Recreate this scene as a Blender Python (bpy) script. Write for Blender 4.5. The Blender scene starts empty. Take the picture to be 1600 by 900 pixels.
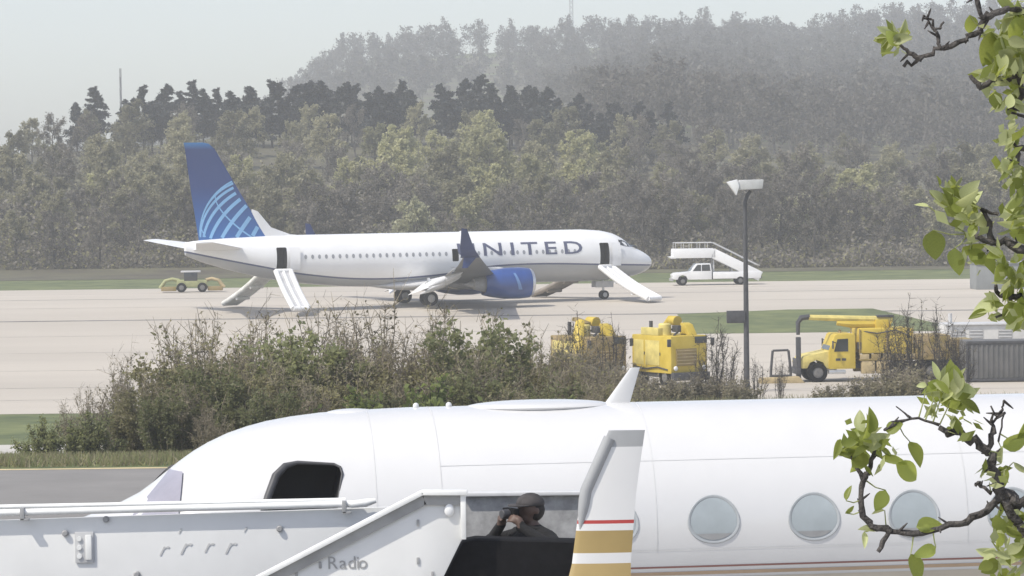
import bpy, bmesh, math, random
import numpy as np
from mathutils import Vector, Matrix, Euler

R = math.radians
SC = bpy.context.scene
COL = SC.collection

# ------------------------------------------------------------------ camera
F_PX, W_PX, H_PX = 5000.0, 1600.0, 900.0
CAM_Z, PITCH, ROLL = 6.3, math.atan(180.0 / 5000.0), R(-0.7)
cam_data = bpy.data.cameras.new('camera')
cam_data.sensor_width = 36.0
cam_data.lens = F_PX / W_PX * 36.0
cam_data.clip_start, cam_data.clip_end = 0.5, 6000.0
cam = bpy.data.objects.new('camera', cam_data)
COL.objects.link(cam)
CAM_ROT = Euler((math.pi / 2 - PITCH, 0, 0)).to_matrix() @ Matrix.Rotation(ROLL, 3, 'Z')
cam.matrix_world = Matrix.Translation((0, 0, CAM_Z)) @ CAM_ROT.to_4x4()
SC.camera = cam

# ------------------------------------------------------------------ sky and sun
SUN_TO = Vector((-0.50, -0.34, 0.80)).normalized()          # direction towards the sun
SUN_ELEV = math.asin(SUN_TO.z)
SUN_AZ = math.atan2(SUN_TO.x, SUN_TO.y)                    # from +Y, clockwise
world = bpy.data.worlds.new('World')
SC.world = world
world.use_nodes = True
wn = world.node_tree.nodes
sky = wn.new('ShaderNodeTexSky')
sky.sky_type = 'NISHITA'
sky.sun_disc = False
sky.sun_elevation = SUN_ELEV
sky.sun_rotation = SUN_AZ
sky.air_density, sky.dust_density, sky.ozone_density = 1.0, 1.2, 2.5
wn['Background'].inputs['Strength'].default_value = 0.15
sky_tone = wn.new('ShaderNodeHueSaturation')              # hazy spring sky: same sky, paler
sky_tone.inputs['Hue'].default_value = 0.508
sky_tone.inputs['Saturation'].default_value = 0.62
world.node_tree.links.new(sky.outputs[0], sky_tone.inputs['Color'])
world.node_tree.links.new(sky_tone.outputs[0], wn['Background'].inputs['Color'])
sun_data = bpy.data.lights.new('sun', 'SUN')
sun_data.energy = 3.3
sun_data.angle = R(0.6)
sun_data.color = (1.0, 0.945, 0.84)
sun = bpy.data.objects.new('sun', sun_data)
sun.rotation_euler = SUN_TO.to_track_quat('Z', 'Y').to_euler()
COL.objects.link(sun)
SC.view_settings.view_transform = 'Standard'
SC.view_settings.look = 'None'
SC.view_settings.gamma = 1.0
SC.view_settings.exposure = 0.29
SC.cycles.max_bounces = 8
SC.cycles.diffuse_bounces = 3
SC.cycles.volume_bounces = 2
SC.cycles.transparent_max_bounces = 8
SC.cycles.use_denoising = True
SC.render.filter_size = 3.3


def at(px, py, d):
    """World point seen at a pixel of the 1600x900 photograph, at depth d (metres along +Y)."""
    v = CAM_ROT @ Vector(((px - W_PX / 2) / F_PX, -(py - H_PX / 2) / F_PX, -1.0))
    return Vector((v.x, v.y, v.z)) * (d / v.y) + Vector((0, 0, CAM_Z))


# ------------------------------------------------------------------ materials
def mat(name, color, rough=0.6, var=0.12, scale=3.0, metal=0.0, bump=0.0, bump_scale=40.0,
        spec=0.5, coat=0.0, detail=6.0, tint=None, stretch=None):
    """Principled material whose base colour drifts with noise between darker and lighter (or towards tint)."""
    m = bpy.data.materials.new(name)
    m.use_nodes = True
    nt = m.node_tree
    b = nt.nodes['Principled BSDF']
    b.inputs['Roughness'].default_value = rough
    b.inputs['Metallic'].default_value = metal
    b.inputs['Specular IOR Level'].default_value = spec
    b.inputs['Coat Weight'].default_value = coat
    tc = nt.nodes.new('ShaderNodeTexCoord')
    src = tc.outputs['Object']
    if stretch:
        mp = nt.nodes.new('ShaderNodeMapping')
        mp.inputs['Scale'].default_value = stretch
        nt.links.new(src, mp.inputs['Vector'])
        src = mp.outputs[0]
    nz = nt.nodes.new('ShaderNodeTexNoise')
    nz.inputs['Scale'].default_value = scale
    nz.inputs['Detail'].default_value = detail
    nz.inputs['Roughness'].default_value = 0.62
    nt.links.new(src, nz.inputs['Vector'])
    mx = nt.nodes.new('ShaderNodeMix')
    mx.data_type = 'RGBA'
    c = list(color)
    mx.inputs[6].default_value = [v * (1 - var) for v in c] + [1]
    mx.inputs[7].default_value = ([*tint, 1] if tint else [min(1, v * (1 + var)) for v in c] + [1])
    rp = nt.nodes.new('ShaderNodeMapRange')
    rp.inputs[1].default_value, rp.inputs[2].default_value = 0.32, 0.68
    nt.links.new(nz.outputs['Fac'], rp.inputs[0])
    nt.links.new(rp.outputs[0], mx.inputs[0])
    nt.links.new(mx.outputs[2], b.inputs['Base Color'])
    if bump:
        n2 = nt.nodes.new('ShaderNodeTexNoise')
        n2.inputs['Scale'].default_value = bump_scale
        n2.inputs['Detail'].default_value = 4
        nt.links.new(src, n2.inputs['Vector'])
        bp = nt.nodes.new('ShaderNodeBump')
        bp.inputs['Strength'].default_value = bump
        bp.inputs['Distance'].default_value = 0.02
        nt.links.new(n2.outputs['Fac'], bp.inputs['Height'])
        nt.links.new(bp.outputs[0], b.inputs['Normal'])
    m['col'] = mx.name
    return m


def leaf_mat(name, color, trans, var=0.35, scale=0.9, mixf=0.45, rough=0.5, obj_var=0.32):
    """Thin foliage: diffuse plus light coming through; hue drifts from clump to clump and plant to plant."""
    m = bpy.data.materials.new(name)
    m.use_nodes = True
    nt = m.node_tree
    nt.nodes.remove(nt.nodes['Principled BSDF'])
    out = nt.nodes['Material Output']
    tc = nt.nodes.new('ShaderNodeTexCoord')
    nz = nt.nodes.new('ShaderNodeTexNoise')
    nz.inputs['Scale'].default_value = scale
    nz.inputs['Detail'].default_value = 5
    nt.links.new(tc.outputs['Object'], nz.inputs['Vector'])
    oi = nt.nodes.new('ShaderNodeObjectInfo')
    hs1 = nt.nodes.new('ShaderNodeHueSaturation')
    val = nt.nodes.new('ShaderNodeMath')
    val.operation = 'MULTIPLY_ADD'
    val.inputs[1].default_value = 2 * var
    val.inputs[2].default_value = 1 - var
    nt.links.new(nz.outputs['Fac'], val.inputs[0])
    v2 = nt.nodes.new('ShaderNodeMath')
    v2.operation = 'MULTIPLY_ADD'
    v2.inputs[1].default_value = 2 * obj_var
    v2.inputs[2].default_value = -obj_var
    nt.links.new(oi.outputs['Random'], v2.inputs[0])
    v3 = nt.nodes.new('ShaderNodeMath')
    nt.links.new(val.outputs[0], v3.inputs[0])
    nt.links.new(v2.outputs[0], v3.inputs[1])
    hs1.inputs['Color'].default_value = (*color, 1)
    nt.links.new(v3.outputs[0], hs1.inputs['Value'])
    hs2 = nt.nodes.new('ShaderNodeHueSaturation')
    hs2.inputs['Color'].default_value = (*trans, 1)
    nt.links.new(v3.outputs[0], hs2.inputs['Value'])
    d = nt.nodes.new('ShaderNodeBsdfPrincipled')
    d.inputs['Roughness'].default_value = rough
    d.inputs['Specular IOR Level'].default_value = 0.35
    t = nt.nodes.new('ShaderNodeBsdfTranslucent')
    nt.links.new(hs1.outputs[0], d.inputs['Base Color'])
    nt.links.new(hs2.outputs[0], t.inputs['Color'])
    mx = nt.nodes.new('ShaderNodeMixShader')
    mx.inputs[0].default_value = mixf
    nt.links.new(d.outputs[0], mx.inputs[1])
    nt.links.new(t.outputs[0], mx.inputs[2])
    nt.links.new(mx.outputs[0], out.inputs['Surface'])
    return m


M = {}
M['white_paint'] = mat('white_paint', (0.78, 0.78, 0.78), 0.32, 0.05, 1.2, coat=0.3)
M['panel_white'] = mat('panel_white', (0.70, 0.70, 0.69), 0.5, 0.04, 2.2, bump=0.03, bump_scale=9)
M['rail_white'] = mat('rail_white', (0.78, 0.78, 0.76), 0.4, 0.08, 5)
M['steel_grey'] = mat('steel_grey', (0.33, 0.33, 0.33), 0.5, 0.15, 5)
M['light_grey'] = mat('light_grey', (0.52, 0.52, 0.52), 0.45, 0.1, 3)
M['alu'] = mat('aluminium', (0.62, 0.63, 0.65), 0.35, 0.1, 4, metal=0.85)
M['dark_metal'] = mat('dark_metal', (0.06, 0.06, 0.065), 0.55, 0.25, 6)
M['rubber'] = mat('rubber', (0.008, 0.008, 0.009), 0.95, 0.3, 9, bump=0.2, spec=0.2)
M['black'] = mat('black_interior', (0.012, 0.012, 0.013), 0.8, 0.2, 5)
M['glass_dark'] = mat('dark_glass', (0.03, 0.035, 0.04), 0.12, 0.2, 2, spec=0.8)
M['glass_pale'] = mat('pale_window_glass', (0.37, 0.41, 0.425), 0.42, 0.10, 2.5, spec=0.7)
M['glass_mauve'] = mat('tinted_windscreen', (0.32, 0.31, 0.36), 0.15, 0.12, 2.0, spec=0.7)
M['blue'] = mat('engine_blue', (0.016, 0.062, 0.25), 0.3, 0.15, 1.0, coat=0.4)
M['letter_blue'] = mat('letter_blue', (0.085, 0.095, 0.16), 0.4, 0.1, 1.0)
M['window_grey'] = mat('cabin_window_grey', (0.30, 0.31, 0.33), 0.3, 0.1, 2)
M['globe_line'] = mat('globe_line', (0.22, 0.45, 0.72), 0.4, 0.1, 0.6)
M['yellow'] = mat('truck_yellow', (0.55, 0.40, 0.04), 0.6, 0.12, 1.2, tint=(0.60, 0.45, 0.07), bump=0.05)
M['yellow_pale'] = mat('pale_yellow', (0.60, 0.50, 0.16), 0.6, 0.2, 2.0)
M['yellow_dirty'] = mat('dirty_yellow', (0.36, 0.27, 0.06), 0.7, 0.3, 2.2, tint=(0.30, 0.22, 0.12))
M['tan'] = mat('dusty_tan', (0.42, 0.33, 0.18), 0.7, 0.25, 3)
M['gold'] = mat('gold_paint', (0.34, 0.245, 0.095), 0.35, 0.08, 1.5, coat=0.2)
M['red_line'] = mat('red_line', (0.40, 0.05, 0.045), 0.4, 0.08, 2)
M['tan_line'] = mat('tan_line', (0.46, 0.33, 0.22), 0.4, 0.08, 2)
M['skin'] = mat('skin', (0.11, 0.068, 0.052), 0.55, 0.1, 12)
M['cloth_black'] = mat('black_cloth', (0.008, 0.008, 0.009), 0.9, 0.3, 14, bump=0.4, bump_scale=60)
M['cap_cloth'] = mat('cap_cloth', (0.055, 0.050, 0.050), 0.85, 0.35, 10)
M['bark_grey'] = mat('bark_grey', (0.095, 0.085, 0.075), 0.9, 0.3, 3.0)
M['bark_dark'] = mat('bark_dark', (0.055, 0.047, 0.042), 0.9, 0.35, 4.0)
M['twig_brown'] = mat('twig_brown', (0.235, 0.20, 0.145), 0.9, 0.3, 1.0)
M['twig_grey'] = mat('twig_grey', (0.185, 0.165, 0.14), 0.9, 0.3, 0.4)
M['pear_bark'] = mat('pear_bark', (0.045, 0.040, 0.038), 0.85, 0.45, 55, bump=0.6, bump_scale=160, tint=(0.12, 0.108, 0.10))
M['leaf_olive'] = leaf_mat('leaf_olive', (0.27, 0.25, 0.135), (0.37, 0.345, 0.17), mixf=0.55)
M['leaf_green'] = leaf_mat('leaf_green', (0.205, 0.215, 0.105), (0.31, 0.325, 0.145), mixf=0.55)
M['leaf_fresh'] = leaf_mat('leaf_fresh', (0.18, 0.21, 0.07), (0.28, 0.33, 0.10))
M['leaf_brown'] = leaf_mat('leaf_brown', (0.25, 0.22, 0.14), (0.30, 0.265, 0.16))
M['bud_olive'] = leaf_mat('bud_olive', (0.30, 0.28, 0.175), (0.315, 0.295, 0.165), scale=0.25)
M['bud_lime'] = leaf_mat('bud_lime', (0.39, 0.375, 0.205), (0.405, 0.395, 0.19), scale=0.25)
M['bud_grey'] = leaf_mat('bud_grey', (0.195, 0.175, 0.145), (0.19, 0.17, 0.135), scale=0.25)
M['bud_pale'] = leaf_mat('bud_pale', (0.48, 0.47, 0.30), (0.48, 0.47, 0.28), scale=0.3)
M['needle'] = leaf_mat('needle', (0.032, 0.038, 0.035), (0.02, 0.026, 0.018), mixf=0.2, scale=0.3)
M['pear_leaf'] = leaf_mat('pear_leaf', (0.15, 0.18, 0.045), (0.46, 0.50, 0.11), scale=30, mixf=0.52, var=0.25, rough=0.4)
M['pear_leaf_pale'] = leaf_mat('pear_leaf_pale', (0.42, 0.45, 0.22), (0.58, 0.60, 0.28), scale=30, mixf=0.5, var=0.2, rough=0.45)
M['petal'] = leaf_mat('petal', (0.75, 0.74, 0.68), (0.6, 0.6, 0.52), scale=20, var=0.1)

# ------------------------------------------------------------------ mesh helpers
def tag(o, label=None, cat=None, group=None, kind=None):
    if label: o['label'] = label
    if cat: o['category'] = cat
    if group: o['group'] = group
    if kind: o['kind'] = kind
    return o


def empty(name, loc=(0, 0, 0), rz=0.0, scale=1.0):
    o = bpy.data.objects.new(name, None)
    COL.objects.link(o)
    o.location = loc
    o.rotation_euler = (0, 0, rz)
    o.scale = (scale,) * 3
    o.empty_display_size = 0.2
    return o


def link(name, me, parent=None):
    o = bpy.data.objects.new(name, me)
    COL.objects.link(o)
    if parent: o.parent = parent
    return o


def copy_tree(o, parent=None):
    c = o.copy()
    COL.objects.link(c)
    c.parent = parent
    for ch in list(o.children):
        copy_tree(ch, c)
    return c


def smooth(me, angle=None):
    me.polygons.foreach_set('use_smooth', [True] * len(me.polygons))
    if angle is not None:
        try: me.set_sharp_from_angle(angle=angle)
        except Exception: pass


class MB:
    """Collects faces, then becomes ONE mesh object."""
    def __init__(s):
        s.v, s.f, s.m = [], [], []

    def add(s, vs, fs, mi=0):
        k = len(s.v)
        s.v += [tuple(p) for p in vs]
        s.f += [tuple(i + k for i in f) for f in fs]
        s.m += [mi] * len(fs)
        return s

    def box(s, c, size, rot=None, mi=0):
        hx, hy, hz = [q / 2 for q in size]
        vs = [Vector((x, y, z)) for z in (-hz, hz) for y in (-hy, hy) for x in (-hx, hx)]
        if rot is not None:
            rm = rot if isinstance(rot, Matrix) else Euler(rot).to_matrix()
            vs = [rm @ p for p in vs]
        vs = [p + Vector(c) for p in vs]
        return s.add(vs, [(0, 2, 3, 1), (4, 5, 7, 6), (0, 1, 5, 4), (2, 6, 7, 3), (0, 4, 6, 2), (1, 3, 7, 5)], mi)

    def prism(s, poly, axis, a, b, mi=0):
        """Polygon (2-tuples) extruded between a and b along axis 'x','y','z'."""
        def pt(p, h):
            return {'x': (h, p[0], p[1]), 'y': (p[0], h, p[1]), 'z': (p[0], p[1], h)}[axis]
        n = len(poly)
        vs = [pt(p, a) for p in poly] + [pt(p, b) for p in poly]
        fs = [tuple(range(n)), tuple(range(2 * n - 1, n - 1, -1))]
        fs += [(i, i + n, (i + 1) % n + n, (i + 1) % n) for i in range(n)]
        return s.add(vs, fs, mi)

    def tube(s, pts, rad, n=8, mi=0, cap=True):
        pts = [Vector(p) for p in pts]
        if not hasattr(rad, '__len__'): rad = [rad] * len(pts)
        up = None
        rings = []
        for i, p in enumerate(pts):
            t = (pts[min(i + 1, len(pts) - 1)] - pts[max(i - 1, 0)]).normalized()
            if up is None or abs(up.dot(t)) > 0.95:
                up = Vector((0, 0, 1)) if abs(t.z) < 0.9 else Vector((1, 0, 0))
            a = t.cross(up).normalized()
            b = t.cross(a).normalized()
            up = -b if b.dot(up) < 0 else b
            rings.append([p + rad[i] * (math.cos(q) * a + math.sin(q) * b) for q in
                          [2 * math.pi * k / n for k in range(n)]])
        vs = [p for r in rings for p in r]
        fs = []
        for i in range(len(pts) - 1):
            for k in range(n):
                k2 = (k + 1) % n
                fs.append((i * n + k, i * n + k2, (i + 1) * n + k2, (i + 1) * n + k))
        if cap:
            fs.append(tuple(range(n - 1, -1, -1)))
            fs.append(tuple((len(pts) - 1) * n + k for k in range(n)))
        return s.add(vs, fs, mi)

    def lathe(s, prof, origin, axis, n=24, mi=0):
        """prof: (distance along axis, radius)."""
        o, ax = Vector(origin), Vector(axis).normalized()
        u = ax.orthogonal().normalized()
        w = ax.cross(u)
        vs, fs = [], []
        for (d, r) in prof:
            for k in range(n):
                q = 2 * math.pi * k / n
                vs.append(o + ax * d + r * (math.cos(q) * u + math.sin(q) * w))
        for i in range(len(prof) - 1):
            for k in range(n):
                k2 = (k + 1) % n
                fs.append((i * n + k, i * n + k2, (i + 1) * n + k2, (i + 1) * n + k))
        return s.add(vs, fs, mi)

    def sphere(s, c, r, n=10, mi=0, sq=(1, 1, 1)):
        vs, fs = [], []
        for i in range(n + 1):
            th = math.pi * i / n
            for k in range(2 * n):
                ph = math.pi * k / n
                vs.append((c[0] + r * sq[0] * math.sin(th) * math.cos(ph),
                           c[1] + r * sq[1] * math.sin(th) * math.sin(ph), c[2] + r * sq[2] * math.cos(th)))
        for i in range(n):
            for k in range(2 * n):
                k2 = (k + 1) % (2 * n)
                fs.append((i * 2 * n + k, (i + 1) * 2 * n + k, (i + 1) * 2 * n + k2, i * 2 * n + k2))
        return s.add(vs, fs, mi)

    def loft(s, secs, n=12, mi=0):
        """secs: (leading-edge point, chord direction*length, thickness direction*half thickness)."""
        prof = []
        for k in range(n):
            t = k / n * 2 * math.pi
            c = 0.5 - 0.5 * math.cos(t)                  # 0 at LE, 1 at TE
            y = (1.75 * math.sqrt(max(c, 0)) * (1 - c) ** 0.9) * (1 if math.sin(t) >= 0 else -1)
            prof.append((c, y))
        vs, fs = [], []
        for le, ch, th in secs:
            le, ch, th = Vector(le), Vector(ch), Vector(th)
            for c, y in prof: vs.append(le + ch * c + th * y)
        for i in range(len(secs) - 1):
            for k in range(n):
                k2 = (k + 1) % n
                fs.append((i * n + k, i * n + k2, (i + 1) * n + k2, (i + 1) * n + k))
        fs.append(tuple(range(n - 1, -1, -1)))
        fs.append(tuple((len(secs) - 1) * n + k for k in range(n)))
        return s.add(vs, fs, mi)

    def mesh(s, name, mats, sm=None, bevel=0.0, seg=2):
        me = bpy.data.meshes.new(name)
        me.from_pydata(s.v, [], s.f)
        for m in (mats if isinstance(mats, (list, tuple)) else [mats]): me.materials.append(m)
        me.polygons.foreach_set('material_index', s.m)
        bm = bmesh.new()
        bm.from_mesh(me)
        bmesh.ops.recalc_face_normals(bm, faces=bm.faces)
        if bevel:
            es = [e for e in bm.edges if len(e.link_faces) == 2 and e.calc_face_angle(0) > R(25)]
            bmesh.ops.bevel(bm, geom=es, offset=bevel, segments=seg, affect='EDGES', profile=0.6)
        bm.to_mesh(me)
        bm.free()
        if bevel and sm is None: sm = R(35)
        if sm: smooth(me, sm)
        return me

    def build(s, name, mats, parent=None, sm=None, bevel=0.0, seg=2):
        return link(name, s.mesh(name, mats, sm, bevel, seg), parent)


def rbox(name, c, size, m, parent=None, bevel=0.02, rot=None):
    return MB().box(c, size, rot).build(name, m, parent, bevel=bevel)


def quad_mesh(name, co, faces_n, mats, mi=None):
    """co: (N*faces_n, 3) array, each run of faces_n vertices one face. Fast path for foliage."""
    me = bpy.data.meshes.new(name)
    nv = len(co)
    nf = nv // faces_n
    me.vertices.add(nv)
    me.vertices.foreach_set('co', np.asarray(co, dtype=np.float32).ravel())
    me.loops.add(nv)
    me.loops.foreach_set('vertex_index', np.arange(nv, dtype=np.int32))
    me.polygons.add(nf)
    me.polygons.foreach_set('loop_start', np.arange(0, nv, faces_n, dtype=np.int32))
    for m in (mats if isinstance(mats, (list, tuple)) else [mats]): me.materials.append(m)
    if mi is not None: me.polygons.foreach_set('material_index', np.asarray(mi, dtype=np.int32))
    me.update(calc_edges=True)
    return me


def leaf_quads(rng, centers, size, aspect=1.6, droop=0.0):
    """Pointed, slightly folded leaf-like quads of random attitude around centers; returns (N*4,3)."""
    n = len(centers)
    a = rng.normal(size=(n, 3)); a[:, 2] -= droop
    a /= np.linalg.norm(a, axis=1, keepdims=True)
    b = np.cross(a, rng.normal(size=(n, 3)))
    b /= np.linalg.norm(b, axis=1, keepdims=True) + 1e-9
    s = (np.asarray(size) * rng.uniform(0.6, 1.3, n))[:, None]
    l, w = a * s * aspect * 0.5, b * s * 0.5
    c = centers
    return np.stack([c - l, c + w - l * 0.1, c + l, c - w - l * 0.1], axis=1).reshape(-1, 3)


def sliver_quads(p0, p1, w0, w1, rng):
    """Thin tapering twigs from p0 to p1 as single quads with random facing."""
    d = p1 - p0
    b = np.cross(d, rng.normal(size=d.shape))
    b /= np.linalg.norm(b, axis=1, keepdims=True) + 1e-9
    w0 = np.broadcast_to(np.asarray(w0, dtype=float).reshape(-1, 1), (len(p0), 1))
    w1 = np.broadcast_to(np.asarray(w1, dtype=float).reshape(-1, 1), (len(p0), 1))
    return np.stack([p0 - b * w0, p0 + b * w0, p1 + b * w1, p1 - b * w1], axis=1).reshape(-1, 3)


def text_mesh(name, body, size, m, extrude=0.004, shear=0.0, spacing=1.0, offset=0.0):
    cu = bpy.data.curves.new(name, 'FONT')
    cu.body, cu.size, cu.extrude, cu.shear, cu.space_character = body, size, extrude, shear, spacing
    cu.offset = offset
    cu.resolution_u = 3
    tmp = bpy.data.objects.new(name, cu)
    COL.objects.link(tmp)
    me = bpy.data.meshes.new_from_object(tmp.evaluated_get(bpy.context.evaluated_depsgraph_get()))
    bpy.data.objects.remove(tmp)
    bpy.data.curves.remove(cu)
    me.name = name
    me.materials.clear()
    me.materials.append(m)
    return me


def cut(target, cutters):
    """Real openings: exact boolean, then baked into the mesh."""
    tmp = []
    for i, me in enumerate(cutters):
        o = bpy.data.objects.new('cutter', me)
        COL.objects.link(o)
        md = target.modifiers.new('cut', 'BOOLEAN')
        md.operation, md.object, md.solver = 'DIFFERENCE', o, 'EXACT'
        try: md.material_mode = 'TRANSFER'
        except Exception: pass
        tmp.append(o)
    bpy.context.view_layer.update()
    # cutters live in the target's local frame: evaluate while the target is unparented at the origin
    ev = target.evaluated_get(bpy.context.evaluated_depsgraph_get())
    me = bpy.data.meshes.new_from_object(ev, preserve_all_data_layers=True, depsgraph=bpy.context.evaluated_depsgraph_get())
    target.modifiers.clear()
    old = target.data
    target.data = me
    bpy.data.meshes.remove(old)
    for o in tmp: bpy.data.objects.remove(o)
    smooth(target.data, R(40))
    return target

# ------------------------------------------------------------------ ground
PROF = [(-80, 0.0), (66, 0.0), (74, -0.3), (80, -0.8), (92, -1.8), (108, -3.2), (125, -4.0), (150, -4.6), (170, -5.0),
        (205, -4.8), (222, -4.5), (236, -4.05), (250, -3.68), (286, -3.7), (300, -3.9), (330, -3.8)]
NEAR = [(-110, 8.5), (-77, 9.8), (-58, 10.8), (-48, 11.2), (-15, 11.0), (0, 10.4), (24, 7.4), (45, 4.0), (77, 2.5), (120, 3.0)]
FAR = [(-400, 0), (-190, 4), (-112, 12), (-98, 26), (-84, 40), (-62, 53), (-30, 55), (0, 56), (60, 58), (100, 58), (116, 53), (140, 60), (210, 64), (400, 66)]


def lerp(tab, x):
    return float(np.interp(x, [t[0] for t in tab], [t[1] for t in tab]))


def ground_z(x, y):
    if y <= 330: return lerp(PROF, y)
    n, f = lerp(NEAR, x * 480.0 / max(y, 330)), lerp(FAR, x * 1300.0 / max(y, 700))
    if y <= 490:
        t = (y - 330) / 160.0
        return -3.8 + (n + 3.8) * t * t * (3 - 2 * t) * 0.5 + (n + 3.8) * t * 0.5
    if y <= 620:
        t = (y - 490) / 130.0
        return n + (min(f, n + 3 + 0.06 * f) - n) * t
    s = n + (min(f, n + 3 + 0.06 * f) - n)
    t = min(1.0, (y - 620) / 680.0)
    return s + (f - s) * t ** (1.25 if x > 0.045 * y else 2.4 - max(0.0, min(1.0, (x / y + 0.0) / 0.045)) * 1.15)


def sheet(name, xs, ys, dz, m, zf=None, kind='structure'):
    """Ground-following sheet; xs may be a function of y returning (x0, x1, n)."""
    vs, fs = [], []
    n = None
    for y in ys:
        row = xs(y) if callable(xs) else xs
        n = len(row)
        for x in row: vs.append((x, y, ground_z(x, y) + dz))
    for j in range(len(ys) - 1):
        for i in range(n - 1):
            fs.append((j * n + i, j * n + i + 1, (j + 1) * n + i + 1, (j + 1) * n + i))
    me = bpy.data.meshes.new(name)
    me.from_pydata(vs, [], fs)
    me.materials.append(m)
    smooth(me)
    return tag(link(name, me), kind=kind)


def ys_between(a, b):
    return sorted({a, b} | {p[0] for p in PROF if a < p[0] < b})


m_turf = mat('turf', (0.10, 0.135, 0.045), 0.95, 0.35, 0.35, tint=(0.16, 0.18, 0.065), bump=0.5, bump_scale=6)
m_litter = mat('leaf_litter', (0.09, 0.075, 0.055), 0.95, 0.3, 0.15, tint=(0.12, 0.115, 0.06))
m_conc = mat('runway_concrete', (0.465, 0.42, 0.36), 0.85, 0.10, 0.05, bump=0.1, bump_scale=2, stretch=(0.25, 1, 1), detail=10)
m_conc2 = mat('pale_concrete', (0.50, 0.475, 0.43), 0.85, 0.10, 0.12, detail=10)
m_asph = mat('asphalt', (0.215, 0.205, 0.195), 0.9, 0.10, 0.4, bump=0.3, bump_scale=30, detail=10)
m_apron = mat('apron_concrete', (0.40, 0.385, 0.36), 0.85, 0.08, 0.3, detail=10)
m_strip = mat('dark_strip', (0.20, 0.185, 0.17), 0.9, 0.25, 0.4)
m_yline = mat('yellow_line', (0.60, 0.49, 0.27), 0.7, 0.2, 1.5)

gx = [-2600, -1200] + list(range(-520, 521, 20)) + [1200, 2600]
gy = ys_between(-400, 330) + list(range(340, 640, 12)) + list(range(650, 1500, 40)) + [1600, 2000, 3000]
sheet('ground', gx, gy, 0.0, m_turf)
sheet('hillside', list(range(-500, 501, 20)), list(range(318, 640, 12)) + list(range(640, 1561, 40)), 0.03, m_litter)
sheet('apron', [-160, 160], ys_between(-60, 52), 0.006, m_apron)
sheet('perimeter_road', [-160, 160], ys_between(52, 71.6), 0.010, m_asph)
sheet('road_edge_line', [-160, 160], [71.0, 71.45], 0.016, m_yline)
sheet('service_road', [-160, -2], ys_between(109, 122), 0.008, m_conc2)
sheet('runway', [-240, -60, 60, 240], ys_between(147, 287), 0.008, m_conc)


def island(y):
    lo = 12.0 if y < 233 else 12 + (y - 233) * 2.8
    hi = 31.0 - (y - 214) * 0.20
    return [lo, (lo + hi) / 2, hi]


sheet('grass_island', island, [214, 217, 222, 228, 233, 236], 0.02, m_turf)
for y0, w in ((233.0, 0.9), (262.0, 0.5)):
    sheet('dark_strip', [-240, 0, 240], [y0, y0 + w], 0.014, m_strip)  # darker strip running across the concrete
for y0, w in ((160, 0.14), (172, 0.14), (186, 0.14), (203, 0.14), (219, 0.14), (247, 0.16), (274, 0.2)):
    sheet('slab_joint', [-240, 11.0 if 210 < y0 < 236 else 240], [y0, y0 + w], 0.013, m_strip)


# ------------------------------------------------------------------ woodland
def grow(rng, height, crown0, spread, n_limb, n_br, n_tw, upright=0.6, lean=0.0):
    """Skeleton of a broadleaf tree: list of tubes (trunk, limbs, branches) and twig end segments."""
    tubes, tw0, tw1 = [], [], []
    top = np.array([lean * height, rng.normal() * 0.03 * height, height * 0.8])
    trunk = [np.zeros(3), top * 0.35 + rng.normal(size=3) * 0.12, top * 0.7 + rng.normal(size=3) * 0.18, top]
    tubes.append((trunk, [height * 0.02, height * 0.015, height * 0.009, height * 0.003]))
    for i in range(n_limb):
        t = crown0 + (0.97 - crown0) * (i + rng.random()) / n_limb
        base = top * t
        az = i * 2.4 + rng.normal() * 0.4
        up = upright * (0.55 + 0.6 * t) + rng.normal() * 0.1
        ln = spread * height * (1.15 - 0.75 * max(0, t - crown0)) * rng.uniform(0.75, 1.2)
        d = np.array([math.cos(az), math.sin(az), up]); d /= np.linalg.norm(d)
        mid = base + d * ln * 0.5 + np.array([0, 0, 0.05 * ln])
        end = base + d * ln + np.array([0, 0, 0.18 * ln])
        r = height * 0.006
        tubes.append(([base, mid, end], [r, r * 0.65, r * 0.25]))
        for j in range(n_br):
            u = rng.uniform(0.3, 1.0)
            p = base + (mid - base) * u * 2 if u < 0.5 else mid + (end - mid) * (u - 0.5) * 2
            bd = d + rng.normal(size=3) * 0.55 + np.array([0, 0, 0.35]); bd /= np.linalg.norm(bd)
            bl = ln * rng.uniform(0.3, 0.55)
            q = p + bd * bl
            tubes.append(([p, q], [r * 0.4, r * 0.15]))
            for k in range(n_tw):
                v = rng.uniform(0.25, 1.0)
                s = p + (q - p) * v
                td = bd + rng.normal(size=3) * 0.7 + np.array([0, 0, 0.2]); td /= np.linalg.norm(td)
                tw0.append(s); tw1.append(s + td * bl * rng.uniform(0.35, 0.8))
    return tubes, np.array(tw0), np.array(tw1)


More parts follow.
